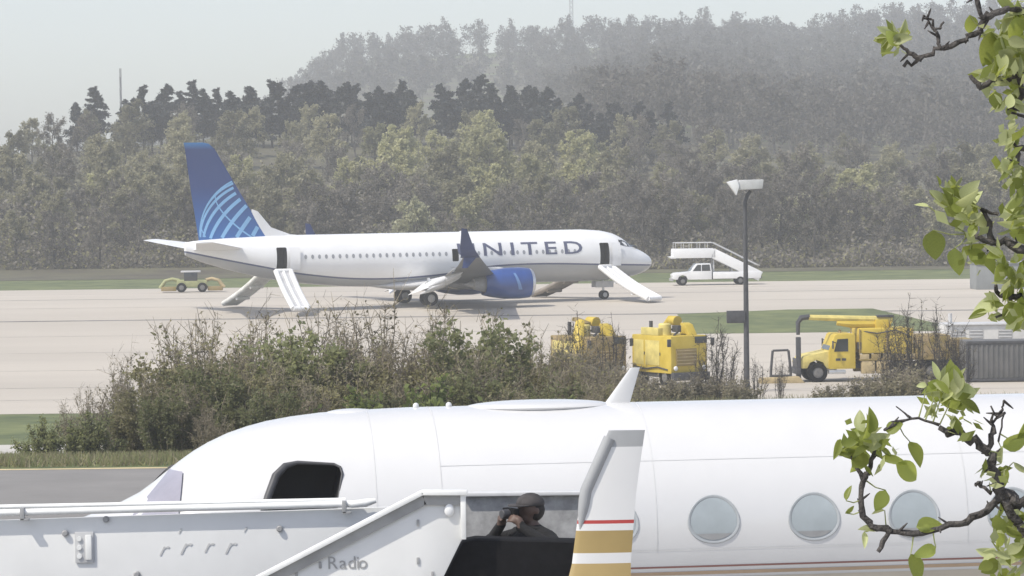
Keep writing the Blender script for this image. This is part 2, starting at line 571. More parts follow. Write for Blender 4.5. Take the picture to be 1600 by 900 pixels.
def make_tree(name, seed, height, bark, twig, bud, n_leaf, leaf, crown0=0.3, spread=0.24, dens=(15, 6, 6), upright=0.7, tw_w=0.03):
    rng = np.random.default_rng(seed)
    tubes, a, b = grow(rng, height, crown0, spread, *dens, upright=upright, lean=rng.normal() * 0.03)
    mb = MB()
    for k, (p, r) in enumerate(tubes): mb.tube(p, r, 6 if k == 0 else 3, cap=False)
    trunk = mb.mesh('trunk', bark)
    # twiglets off each twig, then buds/young leaves gathered on them
    i = rng.integers(0, len(a), len(a) * 3)
    t = rng.random((len(i), 1))
    c = a[i] + (b[i] - a[i]) * t
    d = c + (b[i] - a[i]) * 0.45 + rng.normal(size=c.shape) * height * 0.02
    tw = np.concatenate([sliver_quads(a, b, tw_w, tw_w * 0.4, rng), sliver_quads(c, d, tw_w * 0.6, tw_w * 0.3, rng)])
    j = rng.integers(0, len(d), n_leaf)
    lc = d[j] + (c[j] - d[j]) * rng.random((n_leaf, 1)) * 0.8 + rng.normal(size=(n_leaf, 3)) * height * 0.012
    lq = leaf_quads(rng, lc, leaf)
    crown = quad_mesh('crown', np.concatenate([tw, lq]), 4, [twig, bud],
                      np.concatenate([np.zeros(len(tw) // 4), np.ones(n_leaf)]))
    o = empty(name)
    link('trunk', trunk, o)
    link('crown', crown, o)
    return o


def make_conifer(name, seed, height):
    rng = np.random.default_rng(seed)
    mb = MB()
    mb.tube([(0, 0, 0), (0.05, 0, height * 0.5), (0, 0, height)], [0.2, 0.13, 0.02], 6)
    c = []
    n = 42
    for i in range(n):
        t = 0.22 + 0.78 * i / n
        z = height * t
        ln = height * 0.27 * (1 - t) ** 0.6 * rng.uniform(0.6, 1.15) + 0.25
        az = rng.random() * 6.3
        d = np.array([math.cos(az), math.sin(az), rng.uniform(-0.1, 0.35)])
        mb.tube([(0, 0, z), tuple(np.array([0, 0, z]) + d * ln)], [0.04, 0.01], 3, cap=False)
        m = int(60 * ln) + 20
        u = rng.random((m, 1)) ** 0.7
        c.append(np.array([0, 0, z]) + d * ln * u + rng.normal(size=(m, 3)) * (0.14 + 0.22 * u * (1 - t)))
    c = np.concatenate(c)
    o = empty(name)
    link('trunk', mb.mesh('trunk', M['bark_dark']), o)
    link('crown', quad_mesh('crown', leaf_quads(rng, c, 0.24, 2.2), 4, M['needle']), o)
    return o


rnd = random.Random(5)
G_TREE = 'trees along the foot of the wooded hill'
PROTO = {
    'grey': [make_tree('bare_tree', 11 + k, h, M['bark_grey'], M['twig_grey'], M['bud_grey'], 2600, 0.20, c0, sp) for k, (h, c0, sp) in
             enumerate([(11.0, 0.10, 0.25), (10.0, 0.06, 0.27), (12.0, 0.16, 0.22)])],
    'olive': [make_tree('budding_tree', 31 + k, h, M['bark_grey'], M['twig_grey'], M['bud_olive'], 6000, 0.22, c0, sp) for k, (h, c0, sp) in
              enumerate([(10.5, 0.10, 0.27), (9.8, 0.06, 0.29), (11.5, 0.15, 0.24)])],
    'lime': [make_tree('leafing_tree', 51 + k, h, M['bark_grey'], M['twig_grey'], M['bud_lime'], 7500, 0.24, c0, sp) for k, (h, c0, sp) in
             enumerate([(10.0, 0.10, 0.30), (9.2, 0.06, 0.31)])],
    'pale': [make_tree('blossoming_tree', 71, 9.5, M['bark_grey'], M['twig_grey'], M['bud_pale'], 4200, 0.24, 0.15, 0.28)],
}
LABEL = {
    'grey': ('bare grey-brown tree without leaves %s', 'bare trees of the wood'),
    'olive': ('tree hazed with dull olive buds %s', 'budding trees of the wood'),
    'lime': ('rounded tree with fresh yellow-green leaves %s', 'yellow-green trees of the wood'),
    'pale': ('pale cream-green blossoming tree %s', 'pale blossoming trees of the wood'),
}
first_used = set()


def plant(kind, k, x, y, s, rz, sink=0.1, label=None, name=None, z=None):
    p = PROTO[kind][k % len(PROTO[kind])]
    o = p if p.name not in first_used else copy_tree(p)
    first_used.add(p.name)
    o.location = (x, y, (ground_z(x, y) if z is None else z) - sink)
    o.rotation_euler = (0, 0, rz)
    o.scale = (s * rnd.uniform(0.92, 1.1), s * rnd.uniform(0.92, 1.1), s)
    lb, gr = LABEL[kind]
    where = 'in the front edge of the wood' if y < 352 else ('halfway up the wooded slope' if y < 402 else 'high on the wooded slope')
    tag(o, label or lb % where, 'tree', gr)
    return o


def tree_kind(px, row):
    """Which sort of tree stands where: yellow-green in the middle of the slope, grey at the front."""
    lime = math.exp(-((px - 760) / 190.0) ** 2) * (1.0 if row in (3, 4, 5, 6) else 0.12) \
        + 0.55 * math.exp(-((px - 430) / 90.0) ** 2) * (row in (3, 4)) \
        + 0.45 * math.exp(-((px - 1310) / 80.0) ** 2) * (row in (3, 4, 5)) + 0.3 * math.exp(-((px - 170) / 90.0) ** 2) * (row in (3, 4))
    u = rnd.random()
    if u < lime * 0.9: return 'lime'
    if u < lime * 0.9 + (0.2 if row < 2 else 0.62): return 'olive'
    return 'grey'


ROWS = [(336, 4.3), (345, 4.6), (357, 4.8), (372, 5.2), (390, 5.6), (412, 6.2), (438, 6.6), (460, 7.5)]
for r, (yy, sp) in enumerate(ROWS):
    half = yy * 0.168 + 4
    x = -half + rnd.random() * sp
    while x < half:
        y = yy + rnd.uniform(-6, 6) + (9 if x < -10 else 0) * (r < 2)
        px = 800 + 5000 * x / y
        s = rnd.uniform(0.78, 1.05) * (0.86 if r < 2 else 1.0)
        if r >= 5: s *= 0.86
        plant(tree_kind(px, r), rnd.randrange(3), x, y, s, rnd.random() * 6.28)
        x += sp * rnd.uniform(0.75, 1.25)
for px, y, s in ((655, 331, 0.86), (628, 334, 0.62), (1248, 345, 0.8)):
    plant('pale', 0, (px - 800) / 5000 * y, y, s, rnd.random() * 6)

CON = [make_conifer('pine_tree', 91 + k, h) for k, h in enumerate((11.0, 9.5, 12.0))]
cx = []
for px in list(range(205, 480, 13)) + list(range(486, 860, 11)) + list(range(864, 1060, 15)) + [118, 150]:
    px2 = px + rnd.uniform(-6, 6)
    if 655 < px2 < 690: continue
    cx.append((px2, 478 + rnd.uniform(-8, 14)))
for k, (px, y) in enumerate(cx):
    p = CON[k % 3]
    o = p if k < 3 else copy_tree(p)
    x = (px - 800) / 5000 * y
    s = rnd.uniform(0.85, 1.05) * (0.80 if px > 860 or px < 250 else 0.86)
    o.location = (x, y, ground_z(x, y) - 0.1)
    o.rotation_euler = (0, 0, rnd.random() * 6)
    w = s * rnd.uniform(0.95, 1.3)
    o.scale = (w, w, s)
    tag(o, 'small dark evergreen standing apart where the crest runs down' if px > 860 or px < 250 else 'tall dark evergreen in the close row on the crest of the near wood', 'tree', 'dark evergreens along the crest')


# far wood: reads as one mass, so one object
def far_wood():
    rng = np.random.default_rng(77)
    units = []
    for k in range(5):
        h = 13.0
        tubes, a, b = grow(rng, h, 0.15, 0.25, 10, 4, 4, upright=0.8)
        seg0 = np.array([t[0][i] for t in tubes for i in range(len(t[0]) - 1)])
        seg1 = np.array([t[0][i + 1] for t in tubes for i in range(len(t[0]) - 1)])
        wid = np.array([max(t[1][i], 0.05) for t in tubes for i in range(len(t[0]) - 1)])
        st = sliver_quads(seg0, seg1, wid, wid * 0.7, rng)
        tw = sliver_quads(a, b, 0.07, 0.03, rng)
        j = rng.integers(0, len(b), 480)
        lq = leaf_quads(rng, b[j] + rng.normal(size=(480, 3)) * 0.5, 0.5)
        units.append((np.concatenate([st, tw, lq]), np.concatenate([np.zeros((len(st) + len(tw)) // 4), np.ones(480)])))
    co, mi = [], []
    y = 505.0
    while y < 1420:
        step = 6.5 + (y - 500) * 0.006
        half = y * 0.175 + 12
        x = -half
        while x < half:
            xx, yy = x + rng.uniform(-2, 2), y + rng.uniform(-5, 5)
            x += step * rng.uniform(0.7, 1.3)
            px = 800 + 5000 * xx / yy
            if yy < 1000 - 450 * max(0.0, min(1.0, (px - 820) / 130.0)): continue
            if px < 420 and yy > 620 and rng.random() < 0.4: continue
            if 722 < px < 784 and yy > 900 and not (738 < px < 746 or 752 < px < 759): continue
            v, m = units[rng.integers(0, 5)]
            q = rng.random() * 6.28
            s = rng.uniform(0.8, 1.15)
            if 505 <= yy < 560: s *= 0.75
            rot = np.array([[math.cos(q), -math.sin(q), 0], [math.sin(q), math.cos(q), 0], [0, 0, 1]]) * s
            co.append(v @ rot.T + np.array([xx, yy, ground_z(xx, yy) - 0.2]))
            mi.append(m)
        y += step * 1.35 + (y > 900) * 10
    me = quad_mesh('far_wood', np.concatenate(co), 4, [M['twig_grey'], M['bud_grey']], np.concatenate(mi))
    print('far wood faces', len(me.polygons))
    tag(link('far_wood', me), 'hazy grey wood covering the far hill', 'wood', kind='stuff')


far_wood()

# low scrub along the foot of the wood: one uncountable fringe
def scrub_fringe():
    rng = np.random.default_rng(8)
    n = 42000
    x = rng.uniform(-66, 66, n)
    y = 328 + 26 * rng.random(n) ** 1.6 + np.where(x < -8, 10, 0)
    hh = (1.0 + 0.9 * np.sin(x * 0.55) * np.sin(x * 0.21 + 1) + 0.5 * rng.random(n)) * (1 + (y - 328) * 0.09)
    z = np.array([ground_z(a, b) for a, b in zip(x, y)]) + rng.random(n) * np.maximum(hh, 0.35)
    c = np.stack([x, y, z], 1)
    me = quad_mesh('scrub', leaf_quads(rng, c, 0.3), 4, [M['leaf_olive'], M['bud_grey']], (rng.random(n) < 0.8).astype(int))
    tag(link('scrub', me), 'low dull scrub along the foot of the wood', 'scrub', kind='stuff')


scrub_fringe()


def mast(px, y, ztop, label, w):
    x = (px - 800) / 5000 * y
    z0 = ground_z(x, y) - 0.3
    o = empty('radio_mast', (x, y, z0))
    h = ztop - z0
    for k in range(3):
        q = k * 2.094
        MB().tube([(w * math.cos(q), w * math.sin(q), 0), (w * 0.8 * math.cos(q), w * 0.8 * math.sin(q), h)], 0.05 + 0.12 * w, 5).build('leg', M['steel_grey'], o)
    b = MB()
    for i in range(int(h / 2)):
        for k in range(3):
            q, q2 = k * 2.094, (k + 1) * 2.094
            b.tube([(w * .9 * math.cos(q), w * .9 * math.sin(q), i * 2), (w * .9 * math.cos(q2), w * .9 * math.sin(q2), i * 2 + 2)], 0.09, 3)
    tag(b.build('lattice', M['steel_grey'], o), kind='stuff')
    tag(o, label, 'mast')


mast(897, 1310, 92, 'tall thin lattice radio mast on the far hill', 0.9)
mast(193, 520, 24.0, 'short radio mast behind the crest of the near wood', 0.16)

# ------------------------------------------------------------------ haze
hz = MB().box((0, 800, 44), (1100, 1680, 106))
m_haze = bpy.data.materials.new('haze')
m_haze.use_nodes = True
nt = m_haze.node_tree
nt.nodes.remove(nt.nodes['Principled BSDF'])
pv = nt.nodes.new('ShaderNodeVolumePrincipled')
pv.inputs['Color'].default_value = (0.95, 0.97, 1.0, 1)
pv.inputs['Density'].default_value = 0.0005
pv.inputs['Density Attribute'].default_value = ''
nt.links.new(pv.outputs[0], nt.nodes['Material Output'].inputs['Volume'])
tag(hz.build('haze', m_haze), kind='stuff')

# ------------------------------------------------------------------ airliner
def interp(tab, u, k):
    return float(np.interp(u, [t[0] for t in tab], [t[k] for t in tab]))


def smooth_prof(tab, us):
    """Monotone-ish smooth interpolation of a (u, a, b, c) table at us, by blurring a dense linear one."""
    out = []
    for u in us:
        acc = np.zeros(3)
        for d in (-0.30, -0.15, 0, 0.15, 0.30):
            w = 0.35 if abs(d) < 0.01 else (0.22 if abs(d) < 0.2 else 0.105)
            q = min(max(u + d * min(1.0, u * 0.7), tab[0][0]), tab[-1][0])
            acc += w * np.array([interp(tab, q, 1), interp(tab, q, 2), interp(tab, q, 3)])
        out.append((u, *acc))
    return out


def body_mesh(name, prof, mats, n=48):
    """Closed aircraft body; prof rows are (distance aft of nose, top z, bottom z, half width). Nose at x=0, aft = -x."""
    mb = MB()
    vs, fs = [], []
    for (u, t, b, w) in prof:
        zc, hz_ = (t + b) / 2, (t - b) / 2
        for k in range(n):
            q = 2 * math.pi * k / n
            vs.append((-u, w * math.sin(q), zc + hz_ * math.cos(q)))
    for i in range(len(prof) - 1):
        for k in range(n):
            k2 = (k + 1) % n
            fs.append((i * n + k, i * n + k2, (i + 1) * n + k2, (i + 1) * n + k))
    fs.append(tuple(range(n - 1, -1, -1)))
    fs.append(tuple((len(prof) - 1) * n + k for k in range(n)))
    mb.add(vs, fs)
    return mb.mesh(name, mats, sm=R(60))


A_TAB = [(0, 2.72, 2.62, 0.05), (0.12, 3.02, 2.36, 0.38), (0.35, 3.24, 2.14, 0.62), (0.8, 3.52, 1.92, 0.94), (1.4, 3.82, 1.72, 1.22), (2.0, 4.12, 1.60, 1.42),
         (2.7, 4.68, 1.49, 1.60), (3.4, 5.02, 1.42, 1.72), (4.4, 5.25, 1.37, 1.82), (6.0, 5.36, 1.35, 1.88), (12, 5.36, 1.35, 1.88),
         (24, 5.36, 1.35, 1.88), (26, 5.36, 1.42, 1.86), (29, 5.36, 1.72, 1.72), (32, 5.32, 2.20, 1.42), (35, 5.22, 2.95, 0.95), (37.2, 5.08, 3.65, 0.52),
         (38.0, 4.95, 4.05, 0.30)]
A_TAB = [(u, t + 0.13, b + 0.10, w) for u, t, b, w in A_TAB]


def a_surf(u, z, off=0.0):
    """Half width of the airliner body at height z (positive), pushed out by off."""
    t, b, w = interp(A_TAB, u, 1), interp(A_TAB, u, 2), interp(A_TAB, u, 3)
    zc, h = (t + b) / 2, (t - b) / 2
    return (w + off) * math.sqrt(max(0.0, 1 - ((z - zc) / (h + off)) ** 2))


def livery_airliner():
    """White upper body, pale grey belly, thin dark-blue line between them that sweeps along the side."""
    m = mat('airliner_paint', (0.80, 0.80, 0.80), 0.3, 0.04, 0.5, coat=0.3)
    nt = m.node_tree
    b = nt.nodes['Principled BSDF']
    tc = nt.nodes.new('ShaderNodeTexCoord')
    sp = nt.nodes.new('ShaderNodeSeparateXYZ')
    nt.links.new(tc.outputs['Object'], sp.inputs[0])
    mr = nt.nodes.new('ShaderNodeMapRange')
    mr.inputs[1].default_value, mr.inputs[2].default_value = 0.0, -38.0
    nt.links.new(sp.outputs[0], mr.inputs[0])
    cv = nt.nodes.new('ShaderNodeFloatCurve')
    pts = [(0.0, 0.42), (0.08, 0.44), (0.35, 0.47), (0.5, 0.36), (0.62, 0.335), (0.75, 0.40), (0.86, 0.53), (1.0, 0.72)]
    c = cv.mapping.curves[0]
    c.points[0].location, c.points[1].location = pts[0], pts[-1]
    for p in pts[1:-1]: c.points.new(*p)
    cv.mapping.update()
    nt.links.new(mr.outputs[0], cv.inputs['Value'])
    zz = nt.nodes.new('ShaderNodeMath'); zz.operation = 'MULTIPLY_ADD'
    zz.inputs[1].default_value = -6.0
    nt.links.new(cv.outputs[0], zz.inputs[0])
    nt.links.new(sp.outputs[2], zz.inputs[2])          # z - 6*curve
    cr = nt.nodes.new('ShaderNodeValToRGB')
    cr.color_ramp.interpolation = 'CONSTANT'
    cr.color_ramp.elements[0].color = (0.47, 0.48, 0.49, 1)
    e = cr.color_ramp.elements.new(0.5); e.color = (0.10, 0.12, 0.22, 1)
    e = cr.color_ramp.elements.new(0.506); e.color = (1, 1, 1, 1)
    cr.color_ramp.elements[-1].color = (1, 1, 1, 1)
    mr2 = nt.nodes.new('ShaderNodeMapRange')
    mr2.inputs[1].default_value, mr2.inputs[2].default_value = -8, 8
    nt.links.new(zz.outputs[0], mr2.inputs[0])
    nt.links.new(mr2.outputs[0], cr.inputs[0])
    mx = nt.nodes.new('ShaderNodeMix'); mx.data_type = 'RGBA'; mx.blend_type = 'MULTIPLY'
    mx.inputs[0].default_value = 1.0
    nt.links.new(nt.nodes[m['col']].outputs[2], mx.inputs[6])
    nt.links.new(cr.outputs[0], mx.inputs[7])
    nt.links.new(mx.outputs[2], b.inputs['Base Color'])
    return m


def fin_paint():
    m = mat('fin_paint', (0.025, 0.04, 0.16), 0.3, 0.10, 0.6, coat=0.3)
    nt = m.node_tree
    tc = nt.nodes.new('ShaderNodeTexCoord')
    sp = nt.nodes.new('ShaderNodeSeparateXYZ')
    nt.links.new(tc.outputs['Object'], sp.inputs[0])
    cr = nt.nodes.new('ShaderNodeValToRGB')
    cr.color_ramp.elements[0].color = (0.02, 0.13, 0.40, 1)
    cr.color_ramp.elements[1].color = (0.016, 0.040, 0.15, 1)
    e = cr.color_ramp.elements.new(0.93); e.color = (0.016, 0.040, 0.15, 1)
    cr.color_ramp.elements[-1].color = (0.03, 0.16, 0.38, 1)
    e = cr.color_ramp.elements.new(0.55); e.color = (0.016, 0.046, 0.18, 1)
    mr = nt.nodes.new('ShaderNodeMapRange')
    mr.inputs[1].default_value, mr.inputs[2].default_value = 5.2, 12.5
    nt.links.new(sp.outputs[2], mr.inputs[0])
    nt.links.new(mr.outputs[0], cr.inputs[0])
    nt.links.new(cr.outputs[0], nt.nodes['Principled BSDF'].inputs['Base Color'])
    return m


def panel_on_body(u0, u1, z0, z1, off, side, surf, nu=4, nz=5):
    """Curved patch lying on the body skin."""
    vs, fs = [], []
    for j in range(nz + 1):
        for i in range(nu + 1):
            u, z = u0 + (u1 - u0) * i / nu, z0 + (z1 - z0) * j / nz
            vs.append((-u, side * surf(u, z, off), z))
    for j in range(nz):
        for i in range(nu):
            k = j * (nu + 1) + i
            fs.append((k, k + 1, k + nu + 2, k + nu + 1))
    return MB().add(vs, fs)


def wheel(parent, c, r, w, name='wheel', rim=None):
    t = MB().lathe([(-w / 2, r * 0.55), (-w / 2, r * 0.9), (-w * 0.3, r), (w * 0.3, r), (w / 2, r * 0.9), (w / 2, r * 0.55)], c, (0, 1, 0), 20)
    o = t.build(name, M['rubber'], parent, sm=R(40))
    h = MB().lathe([(-w * 0.42, 0.02), (-w * 0.42, r * 0.45), (-w * 0.35, r * 0.56), (w * 0.35, r * 0.56), (w * 0.42, r * 0.45), (w * 0.42, 0.02)], c, (0, 1, 0), 16)
    h.build('rim', rim or M['light_grey'], o, sm=R(40))
    return o


PL = empty('airliner', at(1018, 470, 258), R(22))
PL.location.z = ground_z(0, 250) + 0.012
_off = Vector((38 * 0.5 * math.cos(R(22)), 38 * 0.5 * math.sin(R(22)), 0))
PL.location = Vector((at(1018, 470, 252.0).x, 252.0, ground_z(0, 250) + 0.012))
tag(PL, 'white airliner with blue globe tail and blue engines, evacuation slides out', 'airplane')

us = sorted(set([0, .04, .12, .22, .35, .55, .8, 1.1, 1.4, 1.7, 2.0, 2.3, 2.7, 3.0, 3.4, 3.9, 4.4, 5, 6] + list(range(7, 25)) + [25, 26, 27, 28, 29, 30, 31, 32, 33, 34, 35, 36, 36.8, 37.4, 38]))
fus = link('fuselage', body_mesh('fuselage', smooth_prof(A_TAB, us), [livery_airliner(), M['black']]))
fus.data.polygons.foreach_set('material_index', [0] * len(fus.data.polygons))


def door_cutter(u, z, w, h, side, depth=1.0):
    mb = MB().box((-u, side * (a_surf(u, z) - depth / 2 + 0.3), z), (w, depth + 0.6, h))
    return mb.mesh('cutter', M['black'], bevel=0.1)


DOORS = [(4.75, 3.55, 0.80, 1.80), (30.95, 3.75, 0.78, 1.70), (17.2, 3.75, 0.52, 0.95)]
cut(fus, [door_cutter(u, z, w, h, -1) for u, z, w, h in DOORS])
fus.parent = PL
for (u, z, w, h) in DOORS[:2]:                       # the opened door swung forward against the skin
    d = panel_on_body(u - w - 0.55, u - 0.55, z - h / 2, z + h / 2, 0.22, -1, a_surf)
    d.build('door', M['white_paint'], PL, sm=R(60))
# cabin windows
wv = [( 0.115 * math.cos(q), 0.17 * math.sin(q)) for q in [2 * math.pi * k / 10 for k in range(10)]]
k = 0
for i in range(44):
    u = 7.3 + i * 0.533
    if abs(u - 17.2) < 0.45 or u > 29.3: continue
    vs = [(-(u + a), -a_surf(u, 3.86 + b, 0.012), 3.86 + b) for a, b in wv]
    MB().add(vs, [tuple(range(10))]).build('cabin_window', M['window_grey'], PL)
# cockpit glazing, both sides
for s in (-1, 1):
    for (u0, u1, za, zb, zc, zd) in ((1.62, 2.3, 4.02, 4.10, 4.33, 4.02), (2.34, 2.86, 4.08, 4.14, 4.62, 4.38), (2.9, 3.35, 4.16, 4.28, 4.66, 4.62)):
        pts = [(u0, za), (u1, zb), (u1, zc), (u0, zd)]
        vs = [(-u, s * a_surf(u, z, 0.02), z) for u, z in pts]
        MB().add(vs, [(0, 1, 2, 3)]).build('cockpit_window', M['glass_dark'], PL)
MB().box((-1.62, 0, 4.05), (0.12, 1.5, 0.3), (0, R(-40), 0)).build('windscreen', M['glass_dark'], PL, bevel=0.03)

# name lettering along the side, wrapped onto the skin
tm = text_mesh('letter', 'UNITED', 1.62, M['letter_blue'], 0.0, spacing=1.36, offset=0.012)
bm = bmesh.new(); bm.from_mesh(tm)
xs = [v.co.x for v in bm.verts]
k = 10.35 / (max(xs) - min(xs)); x0 = min(xs)
for v in bm.verts: v.co = Vector(((v.co.x - x0) * k, v.co.y, 0))
for zl in np.arange(0.1, 1.2, 0.12):
    bmesh.ops.bisect_plane(bm, geom=bm.verts[:] + bm.edges[:] + bm.faces[:], plane_co=(0, zl, 0), plane_no=(0, 1, 0))
U_START = 17.35
for v in bm.verts:
    u, z = U_START - 0.35 - v.co.x, 3.66 + v.co.y * 0.86
    v.co = Vector((-u, -a_surf(u, z, 0.02), z))
# one object per letter
isl = []
seen = set()
for f in bm.faces:
    if f.index in seen and f in seen: continue
    st, comp = [f], []
    if f in seen: continue
    seen.add(f)
    while st:
        g = st.pop(); comp.append(g)
        for e in g.edges:
            for h in e.link_faces:
                if h not in seen: seen.add(h); st.append(h)
    isl.append(comp)
for comp in isl:
    vm, vs, fs = {}, [], []
    for f in comp:
        idx = []
        for v in f.verts:
            if v not in vm: vm[v] = len(vs); vs.append(tuple(v.co))
            idx.append(vm[v])
        fs.append(tuple(idx))
    MB().add(vs, fs).build('letter', M['letter_blue'], PL)
bm.free()

# belly fairing
fp = [(12.2, 1.6, 1.5, 0.3), (13.5, 1.9, 1.18, 1.5), (15.5, 2.05, 1.05, 2.0), (19.5, 2.05, 1.05, 2.0), (21.5, 1.9, 1.15, 1.6), (23.5, 1.6, 1.45, 0.4)]
link('belly_fairing', body_mesh('belly_fairing', fp, M['light_grey'], 28), PL)

# wings, flaps, winglets, engines
M['blue_dark'] = mat('winglet_blue', (0.012, 0.028, 0.11), 0.4, 0.1, 1.0)
M['stripe_blue'] = mat('stripe_blue', (0.13, 0.24, 0.48), 0.4, 0.1, 1.0)
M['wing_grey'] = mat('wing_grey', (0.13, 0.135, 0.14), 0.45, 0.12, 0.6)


def wing(s):
    def st(y):           # span station -> LE u, chord, z
        le = 13.6 + (y - 1.5) * 0.49 if y > 5.6 else 13.6 + (y - 1.5) * 0.49 - 0.25 * (1 - (y - 1.5) / 4.1)
        ch = 7.6 - (y - 1.5) * (3.3 / 4.1) if y < 5.6 else 4.3 - (y - 5.6) * (2.75 / 11.4)
        return le, ch, 1.92 + (y - 1.5) * 0.118 + 0.0012 * (y - 1.5) ** 2
    secs = []
    for y in (0.8, 1.9, 3.5, 5.6, 9, 13, 16.6):
        le, ch, z = st(y)
        secs.append(((-le, s * y, z), (-ch * 0.80, 0, -0.03 * ch), (0, 0, ch * 0.058)))
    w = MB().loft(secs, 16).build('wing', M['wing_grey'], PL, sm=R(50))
    for (ya, yb) in ((2.0, 5.4), (6.0, 11.0)):       # drooped flaps behind the wing box
        sec = []
        for y in (ya, yb):
            le, ch, z = st(y)
            fc = ch * 0.30
            sec.append(((-(le + ch * 0.80), s * y, z - 0.02), (-fc * 0.84, 0, -fc * 0.55), (0.02, 0, fc * 0.055)))
        MB().loft(sec, 12).build('flap', M['white_paint'], PL, sm=R(50))
    for y in (3.9, 7.4, 9.9):                         # flap track fairings
        le, ch, z = st(y)
        c = (-(le + ch * 0.62), s * y, z - 0.30)
        MB().lathe([(0, 0.02), (0.3, 0.16), (1.0, 0.24), (2.0, 0.18), (2.9, 0.03)], c, (-0.93, 0, -0.34), 12).build('flap_track_fairing', M['light_grey'], PL, sm=R(60))
    le, ch, z = st(16.6)                              # blended blue winglet, with the small lower blade
    up = [((-le, s * 16.6, z), (-1.5, 0, -0.04), (0, 0, 0.075)), ((-le - 0.30, s * 17.1, z + 0.16), (-1.35, 0, 0), (0, s * 0.03, 0.07)),
          ((-le - 0.75, s * 17.35, z + 0.7), (-1.05, 0, 0), (0, s * 0.06, 0.01)), ((-le - 1.35, s * 17.6, z + 2.05), (-0.42, 0, 0.05), (0, s * 0.025, 0))]
    MB().loft(up, 12).build('winglet', M['blue_dark'], PL, sm=R(50))
    dn = [((-le - 0.35, s * 16.9, z + 0.02), (-1.0, 0, 0), (0, s * 0.05, 0.02)), ((-le - 1.2, s * 17.2, z - 0.75), (-0.40, 0, 0), (0, s * 0.02, 0))]
    MB().loft(dn, 12).build('lower_winglet', M['blue_dark'], PL, sm=R(50))
    # engine
    ey, ez, e0 = s * 4.95, 1.62, 12.3
    nac = MB().lathe([(0.28, 0.78), (0.06, 0.94), (0.0, 1.0), (0.05, 1.06), (0.3, 1.14), (1.0, 1.20), (2.2, 1.18), (3.3, 1.02), (3.9, 0.88), (3.9, 0.80), (3.2, 0.85)], (-e0, ey, ez), (-1, 0, 0), 36)
    n = nac.build('engine_nacelle', M['blue'], PL, sm=R(45))
    MB().lathe([(0.30, 0.77), (0.05, 0.93), (-0.015, 1.0), (0.05, 1.075), (0.26, 1.14)], (-e0 + 0.005, ey, ez), (-1, 0, 0), 36).build('inlet_lip', M['alu'], n, sm=R(60))
    MB().lathe([(0.7, 0.0), (0.7, 0.86)], (-e0, ey, ez), (-1, 0, 0), 28).build('fan', M['dark_metal'], n)
    MB().lathe([(2.9, 0.7), (3.9, 0.62), (4.7, 0.42), (4.7, 0.30), (5.5, 0.04)], (-e0, ey, ez), (-1, 0, 0), 24).build('exhaust_cone', M['steel_grey'], n, sm=R(50))
    # pale slash on the nacelle side
    vs, fs = [], []
    for k in range(9):
        q = 112 - 62 * k / 8
        for u in (1.15 + 0.06 * k, 1.45 + 0.045 * k):
            r = 1.225
            vs.append((-(e0 + u), ey + s * r * math.sin(R(q)), ez + r * math.cos(R(q))))
        if k: fs.append((2 * k - 2, 2 * k - 1, 2 * k + 1, 2 * k))
    MB().add(vs, fs).build('nacelle_stripe', M['stripe_blue'], n)
    pyl = [((-(e0 + 1.2), ey, ez + 1.0), (-4.4, 0, 0), (0, 0.12, 0)), ((-(e0 + 2.6), ey, ez + 1.25), (-4.0, 0, 0.1), (0, 0.12, 0))]
    MB().loft(pyl, 12).build('pylon', M['light_grey'], PL, sm=R(50))
    # tailplane
    tp = []
    for y, le, ch, z in ((0.4, 33.6, 3.9, 4.55), (1.2, 34.0, 3.5, 4.62), (7.1, 38.0, 1.25, 5.22)):
        tp.append(((-le, s * y, z), (-ch, 0, -0.05), (0, 0, ch * 0.05)))
    MB().loft(tp, 14).build('tailplane', M['white_paint'], PL, sm=R(50))
    # main gear
    MB().tube([(-19.8, s * 2.86, 2.1), (-19.8, s * 2.86, 0.56)], 0.13, 10).build('gear_strut', M['alu'], PL, sm=R(50))
    MB().box((-19.8, s * 2.86, 1.3), (0.55, 0.05, 1.0)).build('gear_door', M['light_grey'], PL, bevel=0.02)
    for d in (-0.43, 0.43): wheel(PL, (-19.8, s * 2.86 + d, 0.56), 0.56, 0.36, rim=M['steel_grey'])


for s in (-1, 1): wing(s)
MB().tube([(-4.2, 0, 1.7), (-4.1, 0, 0.36)], 0.09, 10).build('gear_strut', M['alu'], PL, sm=R(50))
for s in (-1, 1):
    wheel(PL, (-4.1, s * 0.2, 0.345), 0.345, 0.2)
    MB().box((-4.2, s * 0.42, 1.18), (1.5, 0.04, 0.5)).build('gear_door', M['light_grey'], PL, bevel=0.015)

# fin with dorsal fillet, globe grid lines
fin_out = [(31.75, 5.2), (36.35, 12.1), (36.75, 12.42), (37.1, 12.5), (38.7, 12.45), (38.75, 12.3), (36.9, 5.2)]
FIN = MB().loft([((-31.4, 0, 5.0), (-5.5, 0, 0), (0, 0.20, 0)), ((-33.6, 0, 8.6), (-3.85, 0, 0), (0, 0.15, 0)), ((-35.6, 0, 12.0), (-2.3, 0, 0), (0, 0.09, 0)),
           ((-36.05, 0, 12.4), (-1.93, 0, 0), (0, 0.05, 0)), ((-36.5, 0, 12.5), (-1.5, 0, 0), (0, 0.02, 0))], 16).build('fin', fin_paint(), PL, sm=R(50))
MB().loft([((-27.0, 0, 5.25), (-5.6, 0, 0), (0, 0.03, 0)), ((-29.8, 0, 5.55), (-3.2, 0, 0), (0, 0.06, 0)), ((-31.3, 0, 6.1), (-1.6, 0, 0.2), (0, 0.06, 0)),
           ((-32.3, 0, 7.3), (-0.5, 0, 0.2), (0, 0.04, 0))], 12).build('dorsal_fillet', M['white_paint'], PL, sm=R(60))


